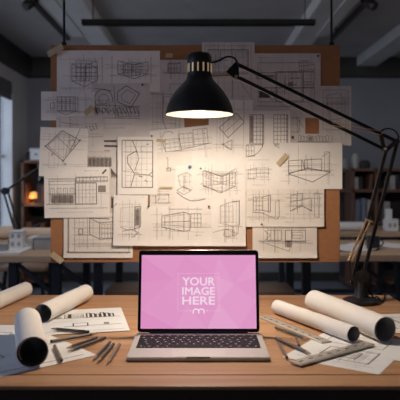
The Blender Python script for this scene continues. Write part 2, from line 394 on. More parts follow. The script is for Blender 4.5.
s.iso(58, 97, 13, 14, 5, 0, 3, 3); s.grid(58, 97, 78, 111, 5, 2, .45); s.rc(51, 103, 55, 109, .7); s.ln(47, 111, 92, 112, .5); s.pl([(58, 111), (66, 115), (78, 111)], .6); s.guides(48, 95, 90, 115, 7, 5)
done(s, 'small landscape sheet with a gridded pavilion sticking out past the left edge', 'paper')
s = pinned(57, 116, 104, 152, 5, -2)
s.ln(62, 122, 80, 125, .6); s.pl([(60, 135), (72, 128), (84, 133)], .5); s.guides(60, 120, 100, 146, 9, 6); s.notes(86, 124, 3, 14, 3, 5)
for i in range(5): s.ln(84 + 3 * i, 128 - i, 86 + 3 * i, 134 - i, .8)
done(s, 'sheet of loose diagonal pencil strokes above the tilted floor plan', 'paper3')
s = pinned(40.3, 128, 88, 177, 6, 2)
s.pl([(46, 147), (64, 161), (80, 140), (62, 131)], 1.0, True); s.pl([(48, 146.5), (64, 158), (77, 140.5), (62, 133.5)], .45, True)
s.ln(57, 137, 72, 150, .6); s.ln(70, 134, 66, 157, .5); s.ln(80, 118, 70, 152, .7); s.rc(70, 140, 75, 146, .7); s.guides(44, 134, 84, 166, 6, 8); s.notes(50, 168, 2, 16, 3, 2)
for p in ((46, 147), (64, 161), (80, 140), (53, 155), (66, 164)): s.arc(*p, .9, 0, 360, .7)
done(s, 'sheet with a tilted diamond floor plan at the far left edge of the board', 'paper')
# dark silhouettes sheet
s = pinned(84, 134, 121, 216, 2, 1)
s.fill(95, 138, 116, 142); s.fill(95, 145, 117, 147); s.fill(96, 150, 110, 151.2, 1)
pts = [(88, 156), (92, 158), (97, 157), (103, 160), (110, 158), (112, 167)]
for i in range(24): x = 88 + i; s.ln(x, 156 + 2.2 * abs(math.sin(i * 1.3)), x, 167.5 - .6 * (i % 3), 1.15, 0 if i % 4 else 1)
for i in range(9): s.ln(111 + i * .7, 168 + i * .9, 112 + i * .8, 178 - i % 3, .9)
for i in range(10): s.ln(112 + i * .6, 196 + (i % 3), 112 + i * .6, 208, .9, i % 2)
s.notes(88, 152, 1, 20, 2, 2); s.ln(116, 150, 117, 205, .5)
done(s, 'sheet with dark grey bars and silhouettes, left of the city map', 'paper3')
s = pinned(45, 167.5, 110, 217.5, 8, -.6)
s.elev(50, 179, 76, 204, 4); s.fill(52, 195, 74, 203, 1); s.grid(50, 194, 76, 204, 5, 1, .7); s.grid(76, 183, 97, 204, 6, 3, .4); s.rc(76, 183, 97, 204, 1.1); s.ln(50, 181, 109, 181, .7); s.ln(76, 178, 108, 177, .6)
s.grid(77, 177, 108, 182, 9, 1, .55); s.fill(99, 186, 106, 192, 1); s.rc(99, 186, 106, 192, .6); s.ln(50, 208, 108, 208, .5); s.notes(58, 212, 1, 34, 2, 8); s.notes(85, 171, 1, 14, 2, 2); s.ln(103, 174, 107, 170, 1.6); s.guides(50, 178, 106, 206, 5, 3)
done(s, 'landscape elevation sheet with square window grid overlapping the board\'s left edge', 'paper')
s = pinned(64, 213, 133, 257.5, 3, 0, .006)
s.rc(68, 217, 129, 253, .5); s.ln(67, 252, 131, 252, 1.4); s.ln(69, 218, 69, 252, 1.0); s.ln(75, 218, 75, 251, .5); s.rc(79, 229, 83, 234, .9); s.ln(76, 235, 91, 235, .6)
s.pl([(90, 218), (90, 234), (100, 239), (100, 223), (90, 218)], .9); s.pl([(100, 223), (116, 221), (116, 238), (100, 239)], .8); s.grid(102, 224, 114, 238, 4, 3, .4); s.ln(90, 218, 110, 219, .8)
s.guides(76, 220, 118, 246, 10, 4); s.notes(78, 243, 2, 40, 3, 5)
done(s, 'sheet with a framed house section at the board\'s lower left corner', 'paper2')
# city map
s = pinned(118, 137, 157.5, 194.5, 9)
s.rc(122.5, 140.5, 153, 187.5, .9); s.grid(126, 141, 152.5, 187, 5, 8, .32, 1); s.ln(122.5, 152, 153, 152, .45); s.ln(122.5, 171, 140, 173, .5); s.ln(126, 141, 126, 187, .4)
s.pl([(133, 141), (137, 151), (128, 156), (128, 163), (135, 174), (131, 187)], 1.0); s.pl([(137, 151), (139, 159), (135, 171)], .8); s.pl([(135, 174), (149, 175), (152.5, 172)], 1.0); s.pl([(149, 175), (152.5, 177)], .8)
s.ln(139, 176, 143, 177, 1.2); s.ln(145, 180, 148, 182, 1.1); s.ln(147, 145, 149, 144, 1.2); s.arc(144, 149, 3, 100, 320, .4)
done(s, 'portrait sheet with a framed city street map of winding dark roads', 'paper')
s = pinned(114, 195, 148, 245, 10, .5, .008)
s.pl([(121, 208), (140, 206), (140, 228), (121, 226)], .4, True, 1); s.pl([(135, 207), (141, 206), (141, 226), (135, 229)], .8, True); s.fill(136, 209, 140, 225, 1); s.grid(136, 208, 141, 226, 3, 2, .5)
s.pl([(121, 227), (128, 230), (135, 229), (138, 234)], .7); s.pl([(123, 231), (131, 229), (139, 232), (133, 237)], .6); s.notes(123, 234, 2, 16, 2.2, 8); s.ln(115, 206, 117, 203, .9); s.guides(120, 204, 141, 236, 6, 3); s.notes(140, 197, 1, 5, 2, 3)
done(s, 'portrait sheet with a tall slab building, left of the laptop\'s top corner', 'paper')
# middle
s = pinned(160, 60, 192, 100, 1)
s.iso(168, 64, 9, 9, 4, 1, 3, 2); s.ln(162, 73, 190, 74, .5); s.guides(164, 63, 188, 78, 6, 6); s.rc(170, 84, 184, 95, .5)
done(s, 'sheet with a faint small crate sketch just left of the lamp neck', 'paper3')
s = pinned(150, 92, 184.3, 145, 4)
s.ln(163, 88, 163, 121, 1.0); s.ln(163, 121, 167, 131, .7); s.ln(150, 94, 184, 95, .6); s.rc(164, 97, 170, 104, .5); s.guides(152, 96, 182, 138, 10, 5); s.ln(152, 122, 176, 124, .5); s.ln(176, 98, 176, 128, .45)
done(s, 'sheet with thin upright wall lines below the lamp shade\'s left rim', 'paper3')
s = pinned(202, 42.5, 254.5, 119, 3)
s.rc(205, 46, 251, 112, .4); s.plan(208, 50, 248, 74, 4, 5); s.ln(232, 48, 233, 116, .7); s.guides(206, 48, 250, 112, 12, 4); s.ln(240, 82, 250, 96, .5); s.pl([(226, 106), (240, 100), (246, 112)], .6)
done(s, 'tall sheet with faint plan lines rising above the board behind the lamp', 'paper3')
s = pinned(208.5, 100, 252, 170, 4, 1)
s.pl([(219, 128), (236, 113), (244, 122), (228, 138)], .8, True); s.ln(224, 133, 240, 118, .5); s.ln(243, 95, 244, 126, .5); s.pl([(222, 145), (232, 140), (232, 150)], .7, True); s.ln(222, 143, 231, 150, .6); s.guides(214, 106, 248, 148, 8, 4)
done(s, 'sheet with a slanted rectangle outline below the lamp shade\'s right rim', 'paper')
s = pinned(152, 128, 214, 175, 5, -6)
for (x, y, ww, hh) in ((166, 138, 14, 12), (181, 134, 13, 14), (195, 131, 14, 15)): s.rc(x, y, x + ww, y + hh, .55); s.grid(x, y, x + ww, y + hh, 3, 3, .35, 1)
s.ln(163, 152, 212, 146, .6); s.ln(163, 137, 166, 152, .7); s.ln(180, 134, 182, 150, .6); s.arc(170, 136, 6, 180, 330, .5); s.guides(160, 132, 210, 158, 8, 9)
done(s, 'tilted sheet with a row of apartment plans lit brightest under the lamp', 'paper')
s = pinned(150, 152, 192, 207, 6)
s.pl([(166, 158), (168, 158), (168, 169), (176, 170)], .5); s.rc(167, 168, 171, 171, .8); s.ln(176, 168, 178, 169, 1.2); s.ln(181, 166, 182.5, 167, 1.1); s.rc(156, 194, 169, 203, .55); s.ln(152, 196, 169, 195, .4); s.pl([(156, 203), (160, 198), (160, 190)], .4); s.notes(156, 199, 1, 10, 2, 3); s.guides(154, 190, 170, 204, 4, 4)
done(s, 'sheet with small square detail and short tape strip above the long building', 'paper2')
s = pinned(175, 166, 214, 210, 7, 2)
s.pl([(178, 176), (186, 173), (192, 176), (192, 190), (180, 186)], .5, True); s.pl([(177, 191), (183, 187), (191, 191), (184, 195)], .6, True); s.ln(184, 176, 184, 192, .4)
s.pl([(177, 193), (184, 198), (191, 201)], 1.0); s.pl([(191, 201), (198, 200.5), (206, 198.2)], 1.1); s.guides(178, 174, 190, 192, 5, 2)
done(s, 'sheet with a stepped podium and dark swooping pencil stroke, half hidden', 'paper')
s = pinned(192, 163.5, 245.5, 198.5, 9)
s.pl([(204, 170), (222, 177), (235, 169)], .7); s.room(203, 171, 235, 192, .55, 4); s.ln(222, 173, 222, 193, .7); s.pl([(203, 185), (220, 193), (235, 186)], .7); s.pl([(207, 178), (221, 183), (233, 178)], .5); s.ln(211, 174, 211, 189, .5); s.ln(229, 173, 229, 189, .5); s.ln(200, 184, 239, 183, .4, 1); s.guides(200, 168, 240, 193, 7, 5)
done(s, 'landscape sheet with a flat-roofed glass pavilion at the centre right', 'paper')
s = pinned(147, 206, 214, 245.5, 8, 0, .007)
s.pl([(162, 216), (184, 212), (190, 214), (190, 230), (184, 231), (162, 227)], .9, True); s.ln(184, 212, 184, 231, .8); s.pl([(164, 217), (184, 214.5)], .4); s.ln(162, 222, 190, 221, .8); s.ln(165, 217, 165, 227, .6); s.ln(162, 224.5, 184, 226, .5)
s.rc(191, 213.5, 201, 227, .6); s.grid(191, 213.5, 201, 227, 3, 3, .45); s.ln(168, 209, 202, 209, .6); s.ln(153, 230, 204, 232, .4, 1); s.ln(162, 212, 162, 236, .4, 1); s.notes(195, 235, 1, 5, 2, 2); s.guides(156, 209, 206, 236, 9, 6)
for x in (166, 170, 174, 178, 182): s.ln(x, 228 + (x - 166) * .15, x + 1, 230 + (x - 166) * .1, .7)
done(s, 'landscape sheet with a long low building in perspective above the laptop', 'paper')
s = pinned(211.5, 198.5, 245.5, 245.5, 10, 0, .008)
s.pl([(220, 206), (233, 201), (239, 201), (239, 224), (233, 226), (220, 223)], .5, True); s.grid(221, 206, 233, 222, 3, 3, .3, 1); s.ln(239, 200, 239, 225, 1.0); s.ln(239, 201, 232, 202, .9); s.pl([(233, 226), (233, 236), (238, 233), (238, 225)], .6)
s.pl([(213, 232), (225, 229), (237, 233)], .5); s.rc(224, 229, 232, 236, .6); s.pl([(226, 237), (234, 238), (234, 230)], .5); s.notes(223, 233, 2, 9, 1.8, 4); s.guides(219, 203, 240, 238, 6, 6)
done(s, 'portrait sheet with a stepped tower sketch above the laptop\'s right corner', 'paper')
# right
s = pinned(253.5, 53.5, 320.5, 118, 2)
s.plan(276, 72, 303, 102, 3, 5); s.rc(258, 63, 314, 102, .5); s.ln(276, 72, 314, 72, .9); s.ln(276, 72, 276, 88, 1.0); s.ln(256, 88, 314, 88, 1.0); s.grid(299, 61, 308, 71, 4, 2, .55); s.rc(308, 65, 314, 70, .5); s.fill(288, 82, 293, 87, 1); s.grid(304, 82, 313, 88, 3, 2, .5); s.rc(256, 73, 275, 79, .6); s.fill(256, 75, 274, 78, 1)
s.fill(259, 91, 270, 98, 0); s.grid(271, 88, 277, 100, 2, 3, .5); s.ln(256, 106, 300, 107, .6); s.notes(258, 58, 1, 26, 2, 7); s.guides(258, 60, 316, 104, 6, 9)
done(s, 'large floor plan sheet at the top right corner of the pinboard', 'paper3')
s = pinned(319, 86, 351, 145.5, 1)
s.rc(323, 90, 348, 130, .4); s.pl([(326, 96), (338, 93), (344, 98), (344, 118), (330, 120)], .5, True); s.grid(327, 98, 342, 112, 3, 3, .4, 1); s.guides(323, 92, 348, 134, 8, 5); s.ln(325, 104, 346, 104, .5)
done(s, 'sheet with faint small block lines sticking out past the board\'s right edge', 'paper3')
s = pinned(285, 113, 305, 149, 3)
s.rc(289, 118, 299, 132, .5); s.fill(291, 136, 294, 139); s.ln(297, 116, 298, 140, .7); s.guides(288, 116, 302, 142, 6, 4); s.ln(299, 120, 303, 128, .5)
done(s, 'narrow sheet with thin upright strokes beside the bare board patch', 'paper3')
s = pinned(296, 134, 331, 152, 4)
for i in range(10): s.rc(298 + 3.1 * i, 135.5 + (i % 3) * .6, 300.2 + 3.1 * i, 141.5, .5)
s.fill(308, 137, 312, 141, 1); s.ln(297, 142, 330, 142.4, .7)
done(s, 'low strip sheet with a row of house fronts above the perspective room', 'paper3')
s = pinned(244, 111, 290, 191, 6)
for x0 in (249.5, 273.5):
    s.grid(x0, 115, x0 + 14, 144, 4, 7, .5); s.rc(x0, 115, x0 + 14, 144, .7); s.ln(x0 + 13, 115, x0 + 13, 146, 1.0)
s.fill(250, 116, 253, 143, 1); s.pl([(246, 145), (262, 145), (262, 147)], .7); s.arc(246, 139, 18, 20, 90, .7); s.pl([(246, 145), (246, 157), (255, 156)], .6); s.grid(246, 146, 254, 156, 3, 2, .5)
s.pl([(274, 145), (288, 154), (288, 146), (274, 145)], .7); s.fill(282, 147, 286, 150, 1); s.rc(280, 145, 288, 152, .5); s.ln(263, 118, 273, 118, .35, 1); s.notes(248, 160, 1, 20, 2, 3)
s.pl([(248, 170), (256, 168), (256, 178), (248, 179)], .6, True); s.rc(256, 168, 268, 177, .5); s.grid(256, 168, 268, 177, 3, 2, .35, 1); s.ln(247, 174, 270, 173, .5); s.notes(252, 185, 1, 14, 2, 6); s.guides(247, 166, 270, 181, 5, 5)
done(s, 'portrait sheet with twin stair towers and a curved base', 'paper')
s = pinned(279, 143, 341.5, 189, 8)
s.pl([(288, 161), (302, 160), (304, 170), (288, 173)], .8, True); s.pl([(304, 160), (321, 159), (321, 171), (307, 169), (304, 170)], .8); s.pl([(288, 174), (312, 182), (330, 172), (307, 168)], .9, True); s.ln(301, 160, 301, 171, .9); s.ln(304, 160, 304, 170, .9); s.ln(307, 159, 307, 169, .6)
s.ln(321, 157, 329, 152, .5); s.rc(324, 152, 329, 172, .5); s.ln(298, 145, 298, 184, .35, 1); s.ln(311, 157, 311, 172, .5); s.ln(288, 166, 321, 165, .5); s.notes(280, 181, 1, 9, 2, 3); s.guides(286, 156, 332, 182, 8, 9)
done(s, 'landscape sheet with a wide perspective room at the board\'s right edge', 'paper')
s = pinned(245.8, 189, 323.5, 226.5, 7, 0, .004)
s.rc(253, 197, 262, 210, .6); s.grid(253, 197, 262, 210, 3, 3, .45); s.pl([(262, 197), (270, 195), (270, 212), (262, 210)], .9); s.ln(268, 196, 268, 211, .8); s.pl([(262, 213), (276, 219), (279, 216), (279, 200), (275, 202), (275, 217)], .6); s.ln(248, 199, 272, 198, .4); s.ln(252, 212, 264, 213, .8)
s.pl([(290, 195), (302, 193), (302, 206), (290, 211)], .6, True); s.ln(289, 202, 310, 198, .7); s.ln(297, 191, 297, 213, .6); s.pl([(302, 206), (311, 211), (311, 198)], .7); s.rc(314, 193, 319, 217, .5); s.ln(317, 190, 318, 218, .5); s.pl([(290, 211), (300, 205), (312, 211)], .7); s.grid(291, 195, 301, 206, 2, 2, .4); s.notes(312, 194, 1, 9, 2, 3)
s.guides(250, 192, 282, 219, 8, 4); s.guides(287, 192, 320, 218, 8, 11); s.notes(285, 222, 1, 8, 2, 2)
done(s, 'wide sheet with two open frame building sketches side by side', 'paper2')
s = pinned(252.3, 226.2, 316.5, 257.5, 6, 0, .009)
s.rc(267, 230, 281, 240, .7); s.grid(267, 230, 281, 240, 4, 1, .6); s.rc(285, 230, 305, 241, .8); s.grid(292, 232, 302, 238, 1, 2, .5); s.ln(285, 231, 285, 247, 1.0); s.ln(291, 229, 291, 247, .7); s.pl([(262, 242), (289, 251), (291, 241)], .6); s.ln(258, 241, 306, 242, .7); s.fill(286, 240, 290, 247, 1); s.ln(266, 228, 306, 228, .5); s.guides(262, 229, 308, 250, 7, 6); s.pl([(264, 230), (270, 235), (264, 241)], .6)
done(s, 'lowest right sheet with a flat linked block plan, bottom edge curling', 'paper2')

# tape strips and pins on the board
def tape(px, py, L, wd, ang, label, lay=13):
    p = P(px, py, BY); c, q = math.cos(math.radians(ang)), math.sin(math.radians(ang))
    m = MB(); y = BY - .0012 - .0012 * lay; pts = []
    n = 5
    for i in range(n + 1):
        for j in (-1, 1):
            u = (i / n - .5) * L + (.35 * j if i in (0, n) else 0); v = wd / 2 * j
            for dy in (0, -.0004): pts.append(Vector((p.x + (u * c - v * q) * S, y + dy - .0004 * (i % 2), p.z + (u * q + v * c) * S)))
    fs = []
    for i in range(n):
        a = i * 4; b = a + 4
        fs += [[a, b, b + 2, a + 2], [a + 1, a + 3, b + 3, b + 1], [a, a + 1, b + 1, b], [a + 2, b + 2, b + 3, a + 3]]
    fs += [[0, 2, 3, 1], [n * 4, n * 4 + 1, n * 4 + 3, n * 4 + 2]]
    m.poly(pts, fs)
    tag(m.build('tape_strip', M['tape']), label, 'tape', 'tape strips on the board')  # plain masking tape strip, stuck flat over the sheets and board
tape(281.5, 160, 13.5, 5, 47, 'large beige tape strip stuck slantwise between stair towers and perspective room')
tape(90, 111, 11, 5, 42, 'beige tape strip stuck slantwise beside the dense site plan')
tape(56.5, 51.5, 17, 6, 30, 'tan tape strip folded across the pinboard\'s top left corner')
tape(58, 257, 14, 6, -38, 'tan tape strip folded across the pinboard\'s bottom left corner')
tape(169.5, 56.5, 7, 4, 0, 'short pale tape piece above the faint crate sketch near lamp')
tape(161.5, 141, 9, 3, -8, 'small brownish tape piece at the city map\'s upper right')
tape(166, 187.5, 13, 1.8, 0, 'thin brown tape strip lying level right of the city map')
def pin(px, py, label, mt='pind', lay=11, r=1.0):
    p = P(px, py, BY); y = BY - .0012 - .0012 * lay; rr = r * S
    t = thing('push_pin', (p.x, y, p.z), label, 'pin', 'push pins in the drawings')
    MB().lathe((p.x, y, p.z), [(0, .0), (rr, .0), (rr, .0015), (rr * .55, .003), (rr * .5, .007), (rr * .85, .009), (rr * .8, .0105), (0, .011)], 14, (0, -1, 0)).build('head', M[mt], t, True)
    MB().tube((p.x, y + .012, p.z), (p.x, y, p.z), .0005, n=6).build('needle', M['steel'], t)
pin(190, 167, 'blue push pin at the centre of the board', 'blue', 11, 1.7)
pin(142.7, 85.3, 'dark push pin above the dense site plan', lay=5)
pin(152.2, 136.4, 'dark push pin at the top right of the city map', lay=11)
pin(148.8, 206.3, 'dark push pin between slab building and long building sheets')
pin(208.8, 206.2, 'dark push pin left of the stepped tower sketch')
pin(261.3, 224, 'dark push pin under the wide sheet of two frame sketches', lay=9)
pin(317.5, 56.5, 'dark push pin at the large floor plan\'s top right corner', lay=5)
pin(200.7, 168.5, 'dark push pin at the glass pavilion sheet\'s top left', lay=11, r=.9)

# ------------------------------------------------------------------ desk lamp
LB = Vector((.505, 1.83, DESK + .0005))
lamp = thing('desk_lamp', LB, 'black articulated desk lamp with bell shade lit above the laptop', 'lamp')
MB().lathe(LB, [(0, 0), (.054, 0), (.056, .003), (.055, .010), (.046, .014), (.024, .019), (0, .019)], 48).build('base', M['black'], lamp, True)
MB().lathe(LB, [(.024, .018), (.020, .03), (.0165, .055), (.0165, .066), (0, .066)], 32).build('column', M['black'], lamp, True)
YB, YH = 1.83, 1.57
def LP(px, py):                        # arm plane leaning from the base to the head
    t = min(1, max(0, (390 - px) / 190)) if py < 160 else 0
    return P(px, py, YB + (YH - YB) * t)
m = MB()
m.bar(LP(354, 274), LP(357, 288), .012, .004, (0, 1, 0))
for dy in (-.010, .010):
    o = Vector((0, dy, 0)); pts = [LP(*q) + o for q in ((354, 272), (364, 268), (369, 274), (366.5, 287), (357, 287))]; p2 = [q + Vector((0, .004, 0)) for q in pts]
    m.poly(pts + p2, [[0, 1, 2, 3, 4], [9, 8, 7, 6, 5]] + [[i, (i + 1) % 5, 5 + (i + 1) % 5, 5 + i] for i in range(5)])
br = m.build('bracket', M['black'], lamp)
m = MB()
for q in ((355, 275), (363, 277)): c = LP(*q); m.tube(c + Vector((0, -.016, 0)), c + Vector((0, .018, 0)), .0052, n=12)
sub(m, 'pivot_bolt', M['blackm'], br, True)
for q0, q1 in (((386, 150), (353.5, 275)), ((397, 142), (362.5, 278))):
    MB().bar(LP(*q0), LP(*q1), .0095, .0095).build('lower_arm', M['blackm'], lamp)
for q0, q1 in (((237.5, 64.5), (396.5, 141.5)), ((239, 78), (383.5, 149))):
    MB().bar(LP(*q0), LP(*q1), .0095, .0095).build('upper_arm', M['blackm'], lamp)
def spring(p0, p1, r, wire, turns, name):
    d = (p1 - p0); L = d.length; d.normalize(); a = d.orthogonal().normalized(); b = d.cross(a); n = turns * 8
    pts = [p0 + d * (L * i / n) + (a * math.cos(i * PI / 4) + b * math.sin(i * PI / 4)) * r for i in range(n + 1)]
    MB().sweep(pts, wire, 5).build(name, M['brass'], lamp, True)
o = Vector((0, -.016, 0))
spring(LP(365.5, 219) + o, LP(347, 260) + o, .0032, .0016, 30, 'spring'); spring(LP(369, 221) + o, LP(350.8, 261) + o, .0032, .0016, 30, 'spring')
spring(LP(331, 123) + o, LP(380, 132) + o, .0020, .0009, 34, 'spring'); spring(LP(331, 126) + o, LP(380, 135.2) + o, .0016, .0008, 34, 'spring')
m = MB(); m.tube(LP(364, 219) + o, LP(370.5, 221.5) + o, .0035); m.tube(LP(367, 220) + o, LP(367, 220), .003); m.build('spring_pin', M['brass'], lamp, True)
m = MB(); m.sweep([LP(348.5, 260) + o, LP(348.5, 268) + o, LP(349.3, 279) + o], .0022); m.lathe(LP(349.5, 281) + o, [(0, -.006), (.005, -.005), (.0055, .002), (.003, .006), (0, .006)], 14)
m.build('tension_knob', M['blackm'], lamp, True)
m = MB(); m.bar(LP(379.5, 131), LP(383.5, 150), .012, .016); m.bar(LP(396.5, 141), LP(385, 151), .011, .016); m.tube(LP(385, 149.5) + Vector((0, -.013, 0)), LP(385, 149.5) + Vector((0, .013, 0)), .009, n=18)
m.tube(LP(396, 141.5) + Vector((0, -.013, 0)), LP(396, 141.5) + Vector((0, .013, 0)), .008, n=18)
el = m.build('elbow_joint', M['black'], lamp)
m = MB(); 
for q in ((384, 149), (381, 133)): c = LP(*q); m.tube(c + Vector((0, -.0165, 0)), c + Vector((0, -.012, 0)), .0042)
sub(m, 'joint_bolt', M['brass'], el, True)
# head bracket
m = MB(); pts = [LP(*q) + Vector((0, -.007, 0)) for q in ((226, 72), (235.5, 62), (238.5, 64), (239, 80), (234, 79))]; p2 = [q + Vector((0, .014, 0)) for q in pts]
m.poly(pts + p2, [[0, 1, 2, 3, 4], [9, 8, 7, 6, 5]] + [[i, (i + 1) % 5, 5 + (i + 1) % 5, 5 + i] for i in range(5)])
hb = m.build('head_bracket', M['black'], lamp)
m = MB(); m.tube(P(212, 76, YH), LP(232, 75.5), .0030); 
for q in ((225, 73), (236, 77)): c = LP(*q); m.tube(c + Vector((0, -.010, 0)), c + Vector((0, -.006, 0)), .0045)
sub(m, 'bracket_stem', M['brass'], hb, True)
def smooth_path(pts, n=6):
    out = []; pts = [Vector(p) for p in pts]; q = [pts[0]] + pts + [pts[-1]]
    for i in range(1, len(q) - 2):
        for k in range(n):
            t = k / n; p0, p1, p2, p3 = q[i - 1:i + 3]
            out.append(.5 * ((2 * p1) + (p2 - p0) * t + (2 * p0 - 5 * p1 + 4 * p2 - p3) * t * t + (3 * p1 - p0 - 3 * p2 + p3) * t ** 3))
    return out + [pts[-1]]
MB().sweep(smooth_path([P(208, 62.5, YH), P(215, 62, YH), P(220, 60, YH), P(226, 57, YH), P(232, 57, YH), P(236, 60, YH), LP(238, 65)]), .0026).build('power_cord', M['rubber'], lamp, True)
MB().sweep(smooth_path([LP(381, 131), LP(385, 129), LP(390, 128.8), LP(395, 131), LP(398.5, 136), LP(397, 141)]), .0022).build('power_cord', M['rubber'], lamp, True)
MB().sweep(smooth_path([LP(367, 286), LP(370, 290), LP(373, 297), LB + Vector((.048, -.01, .02)), LB + Vector((.062, .0, .0045)), LB + Vector((.085, .04, .0035)), LB + Vector((.11, .118, .0035))]), .0026).build('power_cord', M['rubber'], lamp, True)
# shade: rim centre
RC = P(199.5, 114.6, YH); rr = 34.4 / F * YH; u = YH / F
prof = [(34.4, 0), (34.0, 1.6), (32.3, 8), (29.0, 15.5), (24.5, 22.5), (19.0, 29), (14.5, 33.5), (12.6, 37), (12.4, 39)]
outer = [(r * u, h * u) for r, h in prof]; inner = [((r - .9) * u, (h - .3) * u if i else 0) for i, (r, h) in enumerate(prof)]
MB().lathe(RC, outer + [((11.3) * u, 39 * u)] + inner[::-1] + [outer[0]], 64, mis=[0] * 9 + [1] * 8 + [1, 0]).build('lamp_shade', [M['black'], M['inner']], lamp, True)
nk = MB().lathe(RC, [(r * u, h * u) for r, h in ((12.4, 38.5), (12.0, 41), (12.0, 51), (12.4, 51.5), (12.3, 58), (10.5, 60.5), (2, 61), (2, 63), (0, 63))], 48).build('socket_housing', M['black'], lamp, True)
for k in range(14):
    a_ = 2 * PI * k / 14 + .1; c = RC + Vector((math.cos(a_) * 12.1 * u, math.sin(a_) * 12.1 * u, 46 * u)); tdir = Vector((-math.sin(a_), math.cos(a_), 0))
    sub(MB().bar(c - Vector((0, 0, 4.3 * u)), c + Vector((0, 0, 4.3 * u)), .7 * u, 1.5 * u, tdir), 'vent_slot', M['slot'], nk)
MB().lathe(RC, [(0, 8.5 * u), (5 * u, 9.5 * u), (8 * u, 13 * u), (8 * u, 18 * u), (5.5 * u, 24 * u), (4.5 * u, 30 * u), (4.5 * u, 37 * u), (0, 37 * u)], 24).build('bulb', M['bulb'], lamp, True)
for ob in lamp.children:
    if ob.name.startswith('bulb'): ob.visible_shadow = True

# ------------------------------------------------------------------ laptop
LW = .307; LF, LR = 1.236, 1.430; Z0 = DESK; TH = .0095
def roundslab(w0, w1, h0, h1, n0, n1, r, fn, edge=.0008):
    out = []
    for cx, cy, a0 in ((w1 - r, h1 - r, 0), (w0 + r, h1 - r, 90), (w0 + r, h0 + r, 180), (w1 - r, h0 + r, 270)):
        for k in range(7): out.append((cx, cy, math.radians(a0 + 15 * k)))
    rings = []
    for n, q in ((n0, edge), (n0 + edge, 0), (n1 - edge, 0), (n1, edge)): rings.append([fn(cx + (r - q) * math.cos(t), cy + (r - q) * math.sin(t), n) for cx, cy, t in out])
    K = len(out); m = MB(); fs = [[i * K + k, i * K + (k + 1) % K, (i + 1) * K + (k + 1) % K, (i + 1) * K + k] for i in range(3) for k in range(K)]
    return m.poly([p for rg in rings for p in rg], fs + [list(range(K))[::-1], list(range(3 * K, 4 * K))])
lap = thing('laptop', (0 - .003, LR, DESK), 'open silver laptop with pink screen at the centre of the desk', 'laptop')
LX = -.0035
m = roundslab(LX - LW / 2, LX + LW / 2, LF, LR + .006, Z0 + .0015, Z0 + TH, .009, lambda x, y, n: Vector((x, y, n)), .0015)
base = m.build('base', M['alu'], lap, True)
m = MB()
for x in (-.13, .13):
    for y in (LF + .02, LR - .02): m.lathe((LX + x, y, Z0), [(0, 0), (.006, 0), (.006, .002), (0, .002)], 12)
sub(m, 'rubber_foot', M['rubber'], base)
sub(MB().box((LX - .025, LF - .0003, Z0 + TH - .0018), (LX + .025, LF + .004, Z0 + TH + .0003), bev=.0008), 'finger_notch', M['rubber'], base)
kz = Z0 + TH; KY1, KY0 = 1.411, 1.306; KX0, KX1 = LX - .139, LX + .139
sub(MB().box((KX0 - .001, KY0 - .001, kz - .0006), (KX1 + .001, KY1 + .001, kz + .0002)), 'key_well', M['bezel'], base)
rows = [[1] * 14, [1] * 13 + [1.6], [1.6] + [1] * 13, [1.85] + [1] * 11 + [1.9], [2.3] + [1] * 10 + [2.35], [1, 1, 1, 1.25, 5.2, 1.25, 1, 1, 1, 1]]
rh = (KY1 - KY0) / 6
pr = MB()
for i, row in enumerate(rows):
    tot = sum(row); x = KX0; y1 = KY1 - i * rh
    for wd in row:
        ww = wd / tot * (KX1 - KX0)
        sub(MB().box((x + .0011, y1 - rh + .0011, kz), (x + ww - .0011, y1 - .0011, kz + .0016), bev=.0006), 'key', M['key'], base)
        cx = x + ww / 2; cy = y1 - rh / 2
        if wd < 4: pr.box((cx - .0022, cy - .0014, kz + .0016), (cx + .0022, cy + .0016, kz + .00185))
        x += ww
sub(pr, 'key_legends', M['keyink'], base)
sub(MB().box((LX - .058, LF + .006, kz - .0004), (LX + .058, KY0 - .006, kz + .0003), bev=.0002), 'trackpad', M['pad'], base)
MB().tube((LX - .12, LR + .003, kz + .001), (LX + .12, LR + .003, kz + .001), .0042, n=14).build('hinge', M['rubber'], lap, True)
# lid plane
AL = math.radians(10); O = Vector((LX, LR + .004, kz + .0012)); UX = Vector((1, 0, 0)); UU = Vector((0, math.sin(AL), math.cos(AL))); NN = Vector((0, -math.cos(AL), math.sin(AL)))
LL = .2015; LWD = .3005
def lidp(x, y, n=0): return O + UX * x + UU * y + NN * n
def lidbox(x0, y0, x1, y1, n0, n1, bev=0, mb=None):
    mt = Matrix((UX, UU, NN)).transposed().to_4x4(); mt.translation = O
    return (mb or MB()).box((x0, y0, n0), (x1, y1, n1), bev=bev, mtx=mt)
lid = roundslab(-LWD / 2, LWD / 2, 0, LL, -.0062, -.0006, .008, lidp).build('lid', M['alu'], lap, True)
sub(roundslab(-LWD / 2 + .0005, LWD / 2 - .0005, .0006, LL - .0005, -.0008, .0004, .0078, lidp, .0003), 'bezel', M['bezel'], lid)
SX, SY0, SY1 = .1425, .0090, .1885
pk = [screen_mat('pink_facet', c) for c in ((.77, .30, .575), (.80, .335, .605), (.815, .36, .625), (.84, .395, .65), (.79, .32, .59))]
m = MB(); g = [(-1, 1), (-.25, 1), (.35, 1), (1, 1), (-1, .25), (-.45, .35), (.28, .45), (.62, .2), (1, .4), (-1, -.5), (-.2, -.35), (.35, -.3), (1, -.25), (-1, -1), (-.4, -1), (.15, -1), (.7, -1), (1, -1)]
